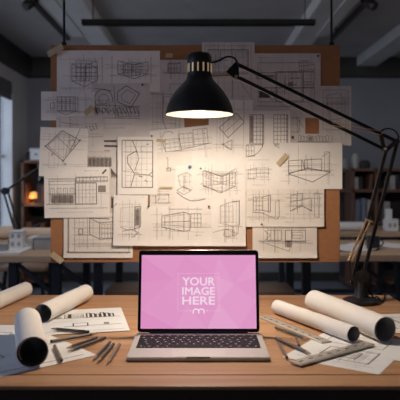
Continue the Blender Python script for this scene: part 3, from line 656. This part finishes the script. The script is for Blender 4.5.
tri = [(0, 4, 5, 0), (0, 5, 1, 1), (1, 5, 6, 4), (1, 6, 2, 1), (2, 6, 7, 2), (2, 7, 3, 1), (3, 7, 8, 2), (4, 9, 5, 4), (9, 10, 5, 1), (5, 10, 6, 1), (10, 11, 6, 2), (6, 11, 7, 3), (7, 11, 12, 2), (7, 12, 8, 1), (9, 13, 14, 0), (9, 14, 10, 1), (10, 14, 15, 2), (10, 15, 11, 1), (11, 15, 16, 3), (11, 16, 12, 2), (12, 16, 17, 1)]
for a_, b_, c_, k in tri: m.poly([lidp(g[i][0] * SX, (SY0 + SY1) / 2 + g[i][1] * (SY1 - SY0) / 2, .0007) for i in (a_, b_, c_)], [[0, 1, 2]], k)
scr = m.build('screen', pk, lap)
wt = screen_mat('white_screen_text', (.95, .74, .87))
PXL = SX * 2 / 114.5       # one photo pixel on the screen
def spx(px, py): return ((px - 199.2) * PXL, SY0 + (329 - py) * .002426)
def text_part(body, x0, x1, ytop, ybot, name):
    cu = bpy.data.curves.new('t', 'FONT'); cu.body = body; cu.size = 1; cu.resolution_u = 3
    o = bpy.data.objects.new('t', cu); C.objects.link(o); bpy.context.view_layer.update()
    me = bpy.data.meshes.new_from_object(o.evaluated_get(bpy.context.evaluated_depsgraph_get()))
    vs = [v.co.copy() for v in me.vertices]; fs = [list(p.vertices) for p in me.polygons]
    bpy.data.objects.remove(o); bpy.data.curves.remove(cu); bpy.data.meshes.remove(me)
    lo = [min(v[i] for v in vs) for i in (0, 1)]; hi = [max(v[i] for v in vs) for i in (0, 1)]
    (ax, ay), (bx, by) = spx(x0, ybot), spx(x1, ytop)
    mb = MB()
    for k, (ex, ey) in enumerate(((-.0006, 0), (.0006, 0), (0, .0005), (0, -.0005))):
        mb.poly([lidp(ax + (v.x - lo[0]) / (hi[0] - lo[0]) * (bx - ax) + ex, ay + (v.y - lo[1]) / (hi[1] - lo[1]) * (by - ay) + ey, .0011 + .00002 * k) for v in vs], fs)
    sub(mb, name, wt, scr)
text_part('YOUR', 183.2, 215.3, 277.8, 285.8, 'headline_text')
text_part('IMAGE', 183.0, 215.3, 287.7, 295.3, 'headline_text')
text_part('HERE', 183.2, 215.3, 297.2, 305.0, 'headline_text')
m = MB()
def flat(mb, x0, y0, x1, y1):
    (ax, ay), (bx, by) = spx(x0, y0), spx(x1, y1)
    mb.poly([lidp(ax, ay, .001), lidp(bx, ay, .001), lidp(bx, by, .001), lidp(ax, by, .001)], [[0, 1, 2, 3]])
x = 178.5
while x < 219: flat(m, x, 273.4, min(x + 1.1, 219.5), 273.9); x += 1.9
y = 273.5
while y < 311: flat(m, 178.3, y, 178.8, y + 1.1); flat(m, 219.2, y, 219.7, y + 1.1); y += 1.9
for xa, xb in ((178.5, 190), (208, 219.5)):
    x = xa
    while x < xb: flat(m, x, 311, x + 1.1, 311.5); x += 1.9
flat(m, 190.3, 310.6, 191.6, 311.9); flat(m, 207, 310.6, 208.3, 311.9)
sub(m, 'dotted_frame', screen_mat('faint_screen_dots', (.90, .58, .77)), scr)
m = MB()
def arch(cx, cy, r0, r1, squash, a0=0, a1=180, n=14):
    pts = []
    for i in range(n + 1):
        t = math.radians(a0 + (a1 - a0) * i / n)
        for r in (r0, r1): X, Y = spx(cx + r * math.cos(t), cy - r * math.sin(t) * squash); pts.append(lidp(X, Y, .0011))
    m.poly(pts, [[2 * i, 2 * i + 1, 2 * i + 3, 2 * i + 2] for i in range(n)])
arch(196.6, 312.2, 2.0, 3.4, 1.0); arch(202.0, 312.2, 2.0, 3.4, 1.0)
for xa in (193.2, 198.6, 204.0): flat(m, xa, 314.0, xa + 1.4, 312.2)
sub(m, 'wave_emblem', wt, scr)

# ------------------------------------------------------------------ things on the desk
def desksheet(corner, v, w, h, lay, name, label, paper, draw, flip=False):
    v = Vector((v[0], v[1], 0)).normalized(); uu = Vector((v.y, -v.x, 0)) * (-1 if flip else 1)
    s = Sheet(Vector((corner[0], corner[1], DESK + .0006 + .0006 * lay)), uu, -v, (0, 0, 1), w * 1000, h * 1000, .001)
    draw(s)
    return s.finish(name, label, M[paper], 'drawing', 'drawings lying on the desk')
def dr_elev(s):
    W, H = s.w, s.h
    s.ln(W * .08, H * .40, W * .95, H * .40, 1.6); s.elev(W * .30, H * .22, W * .52, H * .40, 5); s.fill(W * .34, H * .22, W * .38, H * .40, 0)
    for i in range(6): s.rc(W * (.56 + .055 * i), H * (.20 + .03 * (i % 3)), W * (.60 + .055 * i), H * .40, 2.2)
    for i in range(5): s.arc(W * (.10 + .035 * i), H * .36, 4, 0, 360, 1.3, 8)
    s.rc(W * .40, H * .62, W * .56, H * .74, 1.8); s.ln(W * .30, H * .74, W * .94, H * .72, 1.5); s.fill(W * .74, H * .63, W * .80, H * .71, 1); s.ln(W * .05, H * .92, W * .95, H * .92, .9, 1); s.notes(W * .1, H * .52, 2, W * .5, 8, 4)
tr = G(121, 308); br_ = G(130, 331)
v1 = Vector((tr.x - br_.x, tr.y - br_.y, 0)).normalized(); u1 = Vector((v1.y, -v1.x, 0))
tl = Vector((tr.x, tr.y, 0)) - u1 * .235
desksheet((tl.x, tl.y), (v1.x, v1.y), .235, .275, 2, 'elevation_drawing', 'white sheet with a street elevation lying left of the laptop', 'white', dr_elev)
def dr_plan(s):
    W, H = s.w, s.h
    s.plan(W * .12, H * .15, W * .60, H * .6, 4, 6); s.ln(W * .05, H * .9, W * .95, H * .92, 1.2); s.notes(W * .55, H * .78, 3, W * .38, 10, 5)
    s.grid(W * .2, H * .25, W * .5, H * .5, 5, 4, 1.0, 1)
    for i in range(5): s.ln(W * .1, H * (.66 + .04 * i), W * (.5 - .03 * i), H * (.68 + .04 * i), 1.0, 1)
A = G(97, 355.5); vv = Vector((-.659, .752, 0)); uu = Vector((vv.y, -vv.x, 0))
co = Vector((A.x, A.y, 0)) + vv * .29 - uu * .40
desksheet((co.x, co.y), (vv.x, vv.y), .40, .29, 1, 'plan_drawing', 'large plan sheet under the front left paper tube and pencils', 'white', dr_plan)
def dr_left(s):
    W, H = s.w, s.h
    s.grid(W * .1, H * .3, W * .8, H * .8, 6, 5, 1.6, 1); s.plan(W * .15, H * .35, W * .7, H * .75, 9, 6); s.fill(W * .2, H * .45, W * .4, H * .6, 1)
desksheet((-.70, 1.56), (.06, 1), .29, .25, 0, 'plan_drawing', 'gridded plan sheet at the far left desk edge', 'white', dr_left)
def dr_right(s):
    W, H = s.w, s.h
    s.plan(W * .28, H * .52, W * .82, H * .82, 6, 7); s.rc(W * .40, H * .58, W * .66, H * .74, 1.4); s.ln(W * .1, H * .88, W * .9, H * .88, .7, 1); s.notes(W * .30, H * .93, 1, W * .5, 8, 4); s.guides(W * .25, H * .5, W * .85, H * .85, 5, 3); s.rc(W * .15, H * .12, W * .8, H * .4, .8)
B = G(379, 375); v3 = Vector((.55, .835, 0)).normalized(); u3 = Vector((v3.y, -v3.x, 0))
co = Vector((B.x, B.y, 0)) - u3 * .21 + v3 * .285
desksheet((co.x, co.y), (v3.x, v3.y), .21, .285, 0, 'plan_drawing', 'house plan sheet under the front ruler and the right rolls', 'white', dr_right)
def dr_far(s): s.plan(s.w * .3, s.h * .2, s.w * .9, s.h * .8, 3, 6)
desksheet((.44, 1.66), (-.12, 1), .17, .2, 1, 'plan_drawing', 'sheet lying at the right desk end behind the wide roll', 'white', dr_far)
def dr_near(s): s.fill(s.w * .12, s.h * .15, s.w * .9, s.h * .85, 1); s.plan(s.w * .15, s.h * .2, s.w * .85, s.h * .8, 3, 6)
K = G(389, 360); v4 = Vector((.6, .8, 0)); u4 = Vector((.8, -.6, 0)); co = Vector((K.x, K.y, 0)) + v4 * .13
desksheet((co.x, co.y), (.6, .8), .17, .13, 2, 'plan_drawing', 'sheet with grey printed panel at the right frame edge near the front', 'white', dr_near)

def roll(p_near, p_far, r, label, matin, gap=.75, thick=.0012, base=0.0016, phase=0.6, turns=1.5):
    a = Vector((*p_near, DESK + r + base)); b = Vector((*p_far, DESK + r + base)); d = (b - a).normalized(); sx = d.cross(Vector((0, 0, 1))).normalized(); up = Vector((0, 0, 1))
    n = int(44 * turns); m = MB(); rows_ = []
    for i in range(n + 1):
        t = i / 44 * 2 * PI; rad = r if i <= 44 else r - (r * (1 - gap)) * ((i - 44) / max(1, n - 44))
        rad2 = rad - (.0005 if i > 44 else .0) 
        e = sx * math.cos(t + phase) + up * math.sin(t + phase); off = .004 * (i / n)
        rows_.append([a + e * rad2 + d * off, b + e * rad2 - d * off, b + e * (rad2 - thick) - d * off, a + e * (rad2 - thick) + d * off])
    for i in range(n):
        q = rows_[i] + rows_[i + 1]
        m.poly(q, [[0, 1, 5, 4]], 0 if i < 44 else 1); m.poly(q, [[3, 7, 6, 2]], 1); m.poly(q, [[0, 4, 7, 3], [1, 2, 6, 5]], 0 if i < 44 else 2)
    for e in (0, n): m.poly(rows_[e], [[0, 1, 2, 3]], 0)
    o = m.build('paper_roll', [M['roll'], M[matin], M['rollshade']], None, True)
    return tag(o, label, 'paper roll', 'rolled drawings on the desk')
def ax(px, py, r): q = G(px, py, DESK + r); return (q.x, q.y)
roll(ax(-14, 306.5, .0235), ax(26, 289.5, .0235), .0235, 'cream paper roll reaching in from the left frame edge', 'rollshade')
roll(ax(42.5, 314, .0255), ax(86, 293, .0255), .0255, 'cream paper roll behind the front left tube, open grey end toward it', 'rollshade', .8)
roll(ax(32.5, 353, .032), ax(27.5, 321, .032), .032, 'thick white paper tube at front left with dark round open end', 'tubeshade', .84, .0016)
roll(ax(354, 335, .0195), ax(277, 307, .0195), .0195, 'thin white paper roll right of the laptop alongside the rear ruler', 'rollshade', .85)
roll(ax(385.5, 330, .0305), ax(314, 301.5, .0285), .0302, 'wide white paper roll at right in front of the lamp base', 'rollshade', .82)

def pencil(q0, q1, label, r=.0038, mt='graph', tip=True, lay=3, flat_=False):
    z = DESK + .0006 + .0006 * lay + r
    a = G(q0[0], q0[1], z); b = G(q1[0], q1[1], z); d = (b - a).normalized(); L = (b - a).length
    t = thing('pencil', (a.x, a.y, DESK), label, 'pencil', 'pencils on the desk')
    e = b - d * (.018 if tip else .001)
    bd = MB().tube(a + d * .003, e, r, n=6).build('barrel', M[mt], t)
    MB().lathe(a, [(0, 0), (r * .8, 0), (r * 1.0, .0012), (r * 1.0, .004), (0, .004)], 12, d).build('end_cap', M['lead'], t, True)
    if tip:
        MB().tube(e, b - d * .005, r * .95, r * .38, n=10).build('sharpened_tip', M['tipw'], t)
        MB().tube(b - d * .005, b, r * .38, r * .08, n=8).build('lead', M['lead'], t)
    return t
pencil((89, 332), (51, 328.5), 'thick dark pencil lying level, rearmost of the left group', .0042)
pencil((50.5, 341.5), (98, 333), 'long dark pencil with thin tip just in front of the rearmost one')
pencil((97, 337.5), (66, 348.2), 'dark slanted pencil touching the long thin-tipped one', .0034)
pencil((105.5, 337.5), (67.5, 351.5), 'dark slanted pencil nearest the front of the crossed left group', .0034)
pencil((54.5, 346), (61.5, 360.5), 'short olive grey stick pointing at the front left tube', .0040, 'graph2', False)
pencil((110, 342), (93.5, 359), 'dark pencil, left one of the three by the laptop\'s left corner', .0036)
pencil((113.5, 344), (98, 361.5), 'dark pencil, middle of the three by the laptop\'s left corner', .0036)
pencil((119.5, 344.5), (108, 362.5), 'taupe pencil, nearest to the laptop\'s left side', .0036, 'graph2')
pencil((275.5, 327.5), (309, 339.5), 'dark pencil lying along the rear ruler right of the laptop', .0036)
pencil((275.5, 338), (311.5, 354), 'dark pencil pointing at the front ruler right of the laptop', .0038)
pencil((278.5, 342.5), (287, 357.5), 'short grey stick nearest the laptop\'s right side', .0032, 'graph2', False)
pencil((296.5, 338.8), (298.8, 345.2), 'tiny grey stub between the two dark pencils at right', .0030, 'graph2', False)

def ruler(q0, q1, wd, label, lay, both):
    z = DESK + .0006 + .0006 * lay; a = G(*q0, z); b = G(*q1, z); d = (b - a).normalized(); n = Vector((-d.y, d.x, 0)); up = Vector((0, 0, 1))
    t = thing('ruler', a, label, 'ruler', 'steel rulers on the desk')
    sec = [(-wd / 2, 0), (-wd / 2, .0022), (-wd * .40, .0034), (wd * .40, .0034), (wd / 2, .0022), (wd / 2, 0)]
    pts = [p + n * x + up * (h + .0002) for p in (a, b) for x, h in sec]; m = MB()
    m.poly(pts, [[0, 1, 2, 3, 4, 5], [11, 10, 9, 8, 7, 6]] + [[i, (i + 1) % 6, 6 + (i + 1) % 6, 6 + i] for i in range(6)])
    m.build('blade', M['steel'], t)
    L = (b - a).length; k = MB(); x = .01; i = 0
    zz = up * .0039
    while x < L - .01:
        h = .42 if i % 5 == 0 else .15
        for sgn in ((1, -1) if both else (1,)):
            c0 = a + d * x + n * (sgn * wd * .38) + zz; c1 = c0 - n * (sgn * wd * h * .6); k.bar(c0, c1, .0007, .0003, (0, 0, 1))
        x += .010; i += 1
    for j in range(int(L / .03)):
        c = a + d * (.018 + .03 * j) + zz; k.bar(c - d * .006 - n * (0 if both else .004), c + d * .006 - n * (0 if both else .004), .0035, .0003, (0, 0, 1))
    k.build('scale_marks', M['mark'], t)
ruler((263, 317), (326.5, 343), .030, 'grey scale ruler lying between the laptop and the thin roll', 0, False)
ruler((295, 364.5), (369, 344), .032, 'grey steel ruler across the house plan at the front right', 4, True)

# ------------------------------------------------------------------ background furniture
def table(x0, x1, y0, y1, label, legs):
    t = thing('work_table', ((x0 + x1) / 2, (y0 + y1) / 2, 0), label, 'table')
    MB().box((x0, y0, DESK - .035), (x1, y1, DESK), bev=.004).build('tabletop', M['table'], t)
    for x in legs: MB().box((x - .02, y0 + .06, DESK - .06), (x + .02, y1 - .06, DESK - .035)).build('rail', M['legm'], t)
    for x in legs:
        for y in (y0 + .08, y1 - .08): MB().box((x - .022, y - .022, 0), (x + .022, y + .022, DESK - .06), bev=.003).build('leg', M['legm'], t)
    for i in range(len(legs) - 1):
        MB().bar((legs[i + 1], y0 + .08, .52), (legs[i + 1] - .22, y0 + .08, DESK - .04), .02, .018).build('brace', M['legm'], t)
        MB().bar((legs[i], y1 - .08, .20), (legs[i + 1], y1 - .08, .20), .03, .02).build('stretcher', M['legm'], t)
table(-1.72, -.42, 2.96, 3.92, 'pale wooden work table with dark legs behind the desk at left', (-1.60, -.97, -.745, -.53))
table(.42, 1.75, 3.0, 3.75, 'wooden work table with dark legs behind the desk at right', (.56, 1.05, 1.62))
table(.55, 2.40, 4.30, 4.95, 'farther wooden table in front of the right bookshelf', (.68, 1.5, 2.25))
def stool(cx, cy, h, label):
    t = thing('stool', (cx, cy, 0), label, 'stool', 'stools by the back tables')
    MB().box((cx - .17, cy - .15, h - .035), (cx + .17, cy + .15, h), bev=.012).build('seat', M['stool'], t, True)
    for sx in (-1, 1):
        for sy in (-1, 1): MB().tube((cx + sx * .13, cy + sy * .11, h - .03), (cx + sx * .17, cy + sy * .15, 0), .014, .011).build('leg', M['legm'], t, True)
    m = MB()
    for s_ in (-1, 1): m.tube((cx - .15, cy + s_ * .13, h * .45), (cx + .15, cy + s_ * .13, h * .45), .008); m.tube((cx + s_ * .15, cy - .13, h * .55), (cx + s_ * .15, cy + .13, h * .55), .008)
    m.build('rung', M['legm'], t)
stool(-.37, 3.45, .495, 'brown wooden stool behind the desk left of the laptop')
stool(.37, 3.45, .495, 'brown wooden stool behind the desk right of the laptop')
stool(-1.28, 4.35, .50, 'brown wooden stool beyond the left work table')

# far-left table: model, rolls, lamp
def block(name, lo, hi, mt, label, cat, group, wins=True):
    t = thing(name, ((lo[0] + hi[0]) / 2, (lo[1] + hi[1]) / 2, lo[2]), label, cat, group)
    MB().box(lo, hi, bev=.002).build('walls', M[mt], t)
    MB().box((lo[0] - .004, lo[1] - .004, hi[2]), (hi[0] + .004, hi[1] + .004, hi[2] + .006), bev=.001).build('roof_slab', M[mt], t)
    if wins:
        m = MB(); nx = max(2, int((hi[0] - lo[0]) / .035)); nz = max(1, int((hi[2] - lo[2]) / .04))
        for i in range(nx):
            for j in range(nz):
                xa = lo[0] + (hi[0] - lo[0]) * (i + .25) / nx; xb = lo[0] + (hi[0] - lo[0]) * (i + .75) / nx; za = lo[2] + (hi[2] - lo[2]) * (j + .25) / nz; zb = lo[2] + (hi[2] - lo[2]) * (j + .75) / nz
                m.box((xa, lo[1] - .0015, za), (xb, lo[1] + .001, zb))
        m.build('window_openings', M['modelg'], t)
bb = MB(); bb.box((-1.30, 3.0, DESK), (-.93, 3.42, DESK + .012), bev=.002)
tag(bb.build('model_baseboard', M['modelw']), 'white base board under the card building models on the left table', 'board')
GM = 'card building models on the left table'
zt = DESK + .012
block('building_model', (-1.045, 3.20, zt), (-.975, 3.27, zt + .088), 'modelw', 'tallest pale card building model on the left table', 'model', GM)
block('building_model', (-1.10, 3.06, zt), (-1.02, 3.12, zt + .03), 'modelg', 'low dark grey card building model in front on the left table', 'model', GM)
block('building_model', (-1.29, 3.22, zt), (-1.15, 3.32, zt + .05), 'modelw', 'pale card model block at the left frame edge on the table', 'model', GM)
block('building_model', (-.962, 3.26, zt), (-.935, 3.40, zt + .045), 'modelw', 'small white card model wedge beside the tallest building model', 'model', GM)
block('building_model', (-.915, 3.22, DESK), (-.76, 3.36, DESK + .062), 'modelg', 'wide grey card building model right of the tallest model', 'model', GM)
def kroll(a, b, r, label, mt='kraft', group='rolls on the back tables'):
    a = Vector(a); b = Vector(b); d = (b - a); L = d.length
    m = MB().lathe(a, [(r * .55, .0), (r * .95, 0), (r, .006), (r, L - .006), (r * .95, L), (r * .55, L), (r * .55, 0)], 24, d)
    return tag(m.build('paper_roll', M[mt], None, True), label, 'paper roll', group)
kroll((-1.17, 3.84, DESK + .036), (-.88, 3.84, DESK + .036), .036, 'thick tan paper roll on the left table, right of the far lamp')
kroll((-1.60, 3.78, DESK + .042), (-1.21, 3.80, DESK + .042), .042, 'thick tan paper roll at the left frame edge by the window')
tag(MB().box((-.88, 3.40, DESK), (-.68, 3.55, DESK + .02), bev=.003).build('paper_stack', M['modelw']), 'white paper stack beside the grey card model, left table', 'paper')
# far lamp
FLY = 3.62
fb = P(16.5, 236, FLY); fb.z = DESK
t = thing('desk_lamp', fb, 'dark folding desk lamp standing on the left back table by the window', 'lamp')
MB().lathe(fb, [(0, 0), (.05, 0), (.05, .010), (.018, .018), (.016, .07), (0, .07)], 24).build('base', M['blackm'], t, True)
q = [P(16, 227, FLY), P(5.5, 191, FLY), P(37, 169, FLY)]
for a_, b_ in ((q[0], q[1]), (q[1], q[2])):
    for dz in (-.012, .012): o_ = Vector((dz, 0, dz * .6)); MB().tube(a_ + o_, b_ + o_, .0065, n=8).build('arm', M['blackm'], t, True)
MB().tube(q[1] + Vector((0, -.02, 0)), q[1] + Vector((0, .02, 0)), .022, n=16).build('elbow_joint', M['blackm'], t, True)
MB().lathe(q[2] + Vector((.02, 0, .03)), [(0, 0), (.02, 0), (.024, .03), (.05, .085), (.052, .10), (.045, .10), (0, .05)], 24, (.45, -.2, -.8)).build('lamp_shade', M['blackm'], t, True)

# right table things
def house(c, s_, label):
    t = thing('house_model', c, label, 'model', 'white models on the right tables')
    MB().box((c[0] - .045 * s_, c[1] - .04, c[2]), (c[0] + .05 * s_, c[1] + .04, c[2] + .09 * s_), bev=.003).build('main_block', M['modelw'], t)
    MB().box((c[0] - .03 * s_, c[1] - .03, c[2] + .09 * s_), (c[0] + .005 * s_, c[1] + .03, c[2] + .165 * s_), bev=.003).build('tower', M['modelw'], t)
    m = MB()
    for k in (-.025, .012): m.box((c[0] + k * s_, c[1] - .0415, c[2] + .03 * s_), (c[0] + (k + .02) * s_, c[1] - .039, c[2] + .06 * s_))
    m.build('window_openings', M['modelg'], t)
house((1.44, 4.42, DESK), 1.0, 'white block model with a square tower on the far right table')
kroll((1.05, 4.42, DESK + .034), (1.24, 4.43, DESK + .034), .034, 'pale paper roll on the far right table behind the lamp arm', 'modelw')
def flatsheet(x, y, wd, dp, rot, label):
    mt = Matrix.Translation((x, y, DESK + .0008)) @ Matrix.Rotation(math.radians(rot), 4, 'Z'); m = MB(); n = 6; pts = []
    for i in range(n + 1):
        for j in (0, 1): pts.append(mt @ Vector(((i / n - .5) * wd, (j - .5) * dp, .012 * (abs(i / n - .5) * 2) ** 3)))
    m.poly(pts, [[2 * i, 2 * i + 2, 2 * i + 3, 2 * i + 1] for i in range(n)])
    tag(m.build('paper_sheet', M['modelw'], None, True), label, 'paper', 'loose sheets on the right back table')
flatsheet(.82, 3.30, .24, .30, 12, 'curling white sheet on the right table beside the pinboard')
flatsheet(1.16, 3.42, .20, .26, -20, 'curling white sheet on the right table behind the lamp arms')
mc = Vector((.955, 3.22, DESK))
t = thing('mug', mc, 'dark blue mug on the right back table behind the lamp', 'mug')
MB().lathe(mc, [(0, 0), (.03, 0), (.036, .01), (.037, .075), (.032, .075), (.030, .01), (0, .008)], 24).build('cup', M['navy'], t, True)
MB().sweep([mc + Vector((.034 + .022 * math.sin(k * PI / 8), 0, .062 - .045 * k / 8)) for k in range(9)], .004).build('handle', M['navy'], t, True)

# bookshelves at the back wall
def shelf(x0, x1, y0, y1, ztop, zs, uprights, label):
    t = thing('bookshelf', ((x0 + x1) / 2, (y0 + y1) / 2, 0), label, 'bookshelf')
    for x in uprights: MB().box((x, y0, 0), (x + .03, y1, ztop), bev=.002).build('side_panel', M['shelf'], t)
    for z in zs: MB().box((x0, y0, z - .03), (x1, y1, z), bev=.002).build('shelf_board', M['shelf'], t)
    MB().box((x0, y1 - .01, .03), (x1, y1, ztop - .03)).build('back_panel', M['bookd'], t)
shelf(-1.84, -1.50, 6.0, 6.30, 1.33, (1.33, .885, .45, .1), (-1.84, -1.53), 'brown wooden bookshelf against the back wall at left')
shelf(1.50, 2.56, 6.0, 6.30, 1.245, (1.245, 1.03, .70, .35, .08), (1.56, 1.80, 2.50), 'brown wooden bookshelf against the back wall at right')
def book(x, y, z, wd, h, mt, label, lean=0, dp=.2):
    z += .001; mt4 = Matrix.Translation((x, y, z)) @ Matrix.Rotation(lean, 4, 'Y'); m = MB()
    t = thing('book', (x, y, z), label, 'book', 'books and boxes on the shelves')
    m.box((0, 0, 0), (.004, dp, h), mtx=mt4); m.box((wd - .004, 0, 0), (wd, dp, h), mtx=mt4); m.box((0, -.003, 0), (wd, .004, h), bev=.0015, mtx=mt4); m.build('cover', M[mt], t)
    MB().box((.004, .004, .004), (wd - .004, dp - .008, h - .006), mtx=mt4).build('pages', M['bookp'], t)
def jar(x, y, z, r, h, mt, label, cat='jar'):
    m = MB().lathe((x, y, z), [(0, 0), (r * .8, 0), (r, h * .12), (r, h * .75), (r * .7, h * .88), (r * .7, h), (r * .55, h), (r * .55, h * .8), (0, h * .8)], 20)
    tag(m.build('jar' if cat == 'jar' else 'vase', M[mt], None, True), label, cat, 'jars on top of the shelves')
Yb = 6.02; ux = Yb / F
X = lambda px: (px - 200) * ux
jar(X(347), Yb + .08, 1.245, .045, .10, 'modelg', 'round grey jar on top of the right shelf\'s left end')
jar(X(357.5), Yb + .08, 1.245, .04, .155, 'bookp', 'tall pale vase on top of the right shelf', 'vase')
jar(X(367), Yb + .08, 1.245, .055, .085, 'bookd', 'squat dark jar on top of the right shelf')
for (px, z, wd, h, mt, lb, ln_) in (
    (354.5, 1.03, .04, .12, 'bookp', 'pale book at the left of the right shelf\'s upper row', 0), (359.5, 1.03, .03, .13, 'bookd', 'dark book beside the pale one on the upper row', 0),
    (369, 1.034, .03, .15, 'shelf', 'brown leaning book by the middle upright on the upper row', .08), (390.5, 1.03, .05, .14, 'bookp', 'pale thick book behind the lamp on the upper row', 0),
    (396.8, 1.03, .03, .15, 'bookd', 'dark book at the right frame edge on the upper row', 0),
    (355, .70, .05, .22, 'bookb', 'first blue-grey binder on the right shelf\'s middle row', 0), (361, .70, .05, .235, 'bookb', 'second blue-grey binder on the right shelf\'s middle row', 0),
    (367, .70, .035, .22, 'bookp', 'pale binder between the blue-grey ones and the middle upright', 0), (384, .70, .06, .20, 'bookp', 'pale binder behind the lamp arms on the middle row', 0)):
    book(X(px), Yb, z, wd, h, mt, lb, ln_)
def cbox(lo, hi, mt, label):
    t = thing('storage_box', ((lo[0] + hi[0]) / 2, (lo[1] + hi[1]) / 2, lo[2]), label, 'box', 'storage boxes on the shelves')
    MB().box(lo, (hi[0], hi[1], hi[2] - .03), bev=.003).build('carton', M[mt], t); MB().box((lo[0] - .004, lo[1] - .004, hi[2] - .03), (hi[0] + .004, hi[1] + .004, hi[2]), bev=.003).build('lid', M[mt], t)
    MB().tube(((lo[0] + hi[0]) / 2, lo[1] - .003, (lo[2] + hi[2]) / 2), ((lo[0] + hi[0]) / 2, lo[1] + .004, (lo[2] + hi[2]) / 2), .012, n=14).build('finger_hole', M['bookd'], t)
cbox((X(30), Yb, 1.33), (X(42), Yb + .2, 1.45), 'modelw', 'white storage box on top of the left bookshelf')
jar(X(27), Yb + .05, 1.33, .03, .09, 'bookd', 'small dark jar beside the white box on the left shelf')
for (px, z, wd, h, mt, lb) in ((25.0, 1.05 - .165, .022, .2, 'bookr', 'rust red book at the left end of the left bookshelf'), (37, .885, .05, .20, 'bookd', 'dark book right of the glowing lamp, left bookshelf'), (41.8, .885, .055, .19, 'bookr', 'rust red book right of the dark one, left bookshelf'),
                              (26, .45, .06, .24, 'bookr', 'rust red folder on the left bookshelf\'s lower row'), (33, .45, .06, .22, 'bookd', 'dark folder on the left bookshelf\'s lower row'), (40, .45, .05, .23, 'bookr', 'brown-red folder beside the dark one, lower row')):
    book(X(px), Yb, z, wd, h, mt, lb)
gl = Vector((X(32.3), Yb + .06, .886))
t = thing('shelf_lamp', gl, 'small glowing amber lamp on the left bookshelf', 'lamp')
MB().lathe(gl, [(0, 0), (.03, 0), (.03, .008), (.008, .014), (.008, .05), (0, .05)], 20).build('base', M['bookd'], t, True)
MB().lathe(gl, [(.052, .05), (.050, .07), (.035, .11), (.0, .118)], 24).build('lamp_shade', M['glow'], t, True)

# ------------------------------------------------------------------ light
def area(name, loc, target, size, sy, col, power):
    l = bpy.data.lights.new(name, 'AREA'); l.shape = 'RECTANGLE'; l.size = size; l.size_y = sy; l.color = col; l.energy = power
    o = bpy.data.objects.new(name, l); C.objects.link(o); o.location = loc
    o.rotation_euler = (Vector(target) - Vector(loc)).to_track_quat('-Z', 'Y').to_euler(); return o
def point(name, loc, col, power, rad):
    l = bpy.data.lights.new(name, 'POINT'); l.color = col; l.energy = power; l.shadow_soft_size = rad
    o = bpy.data.objects.new(name, l); C.objects.link(o); o.location = loc; return o
point('lamp_light', RC + Vector((0, 0, 4.2 * u)), (1, .85, .69), 16, .024)
point('shelf_lamp_light', gl + Vector((0, -.08, .03)), (1, .5, .15), .5, .03)
area('far_window_light', (-2.55, 4.55, 1.5), (0, 4.55, 1.5), 3.3, 2.4, (.80, .88, 1.0), 36)
area('room_fill_light', (.1, 2.5, 2.36), (0, 4.9, .75), 3.6, .3, (1, .95, .93), 23)  # unseen fill behind the board, added to brighten the back of the room
area('assumed_left_light', (-2.2, 0.9, 1.5), (-.5, 1.1, .74), 1.2, 1.2, (.42, .60, 1.0), 10)  # assumed blue light from the left, added for the desk; no window stands there
W = bpy.data.worlds.new('dusk'); bpy.context.scene.world = W; W.use_nodes = True
wn = W.node_tree.nodes; wb = wn['Background']
sg = wn.new('ShaderNodeTexGradient'); tc = wn.new('ShaderNodeTexCoord'); rp = wn.new('ShaderNodeValToRGB')
rp.color_ramp.elements[0].color = (.060, .052, .052, 1); rp.color_ramp.elements[1].color = (.074, .067, .068, 1)
mpw = wn.new('ShaderNodeMapping'); mpw.inputs['Rotation'].default_value = (0, PI / 2, 0)
W.node_tree.links.new(tc.outputs['Generated'], mpw.inputs['Vector']); W.node_tree.links.new(mpw.outputs['Vector'], sg.inputs['Vector']); W.node_tree.links.new(sg.outputs['Fac'], rp.inputs['Fac']); W.node_tree.links.new(rp.outputs['Color'], wb.inputs['Color'])
wb.inputs['Strength'].default_value = 1.0

# ------------------------------------------------------------------ camera
cam = bpy.data.cameras.new('camera'); co = bpy.data.objects.new('camera', cam); C.objects.link(co)
co.location = (0, 0, CAMZ); co.rotation_euler = (PI / 2, 0, 0)
cam.sensor_fit = 'HORIZONTAL'; cam.sensor_width = 36; cam.lens = 36 * F / 400
cam.shift_y = (HY - 200) / 400.0
cam.clip_start = .05
cam.dof.use_dof = True; cam.dof.focus_distance = 1.62; cam.dof.aperture_fstop = 5.0
bpy.context.scene.camera = co
vs = bpy.context.scene.view_settings
vs.view_transform = 'Standard'; vs.look = 'None'; vs.exposure = 0; vs.gamma = 1
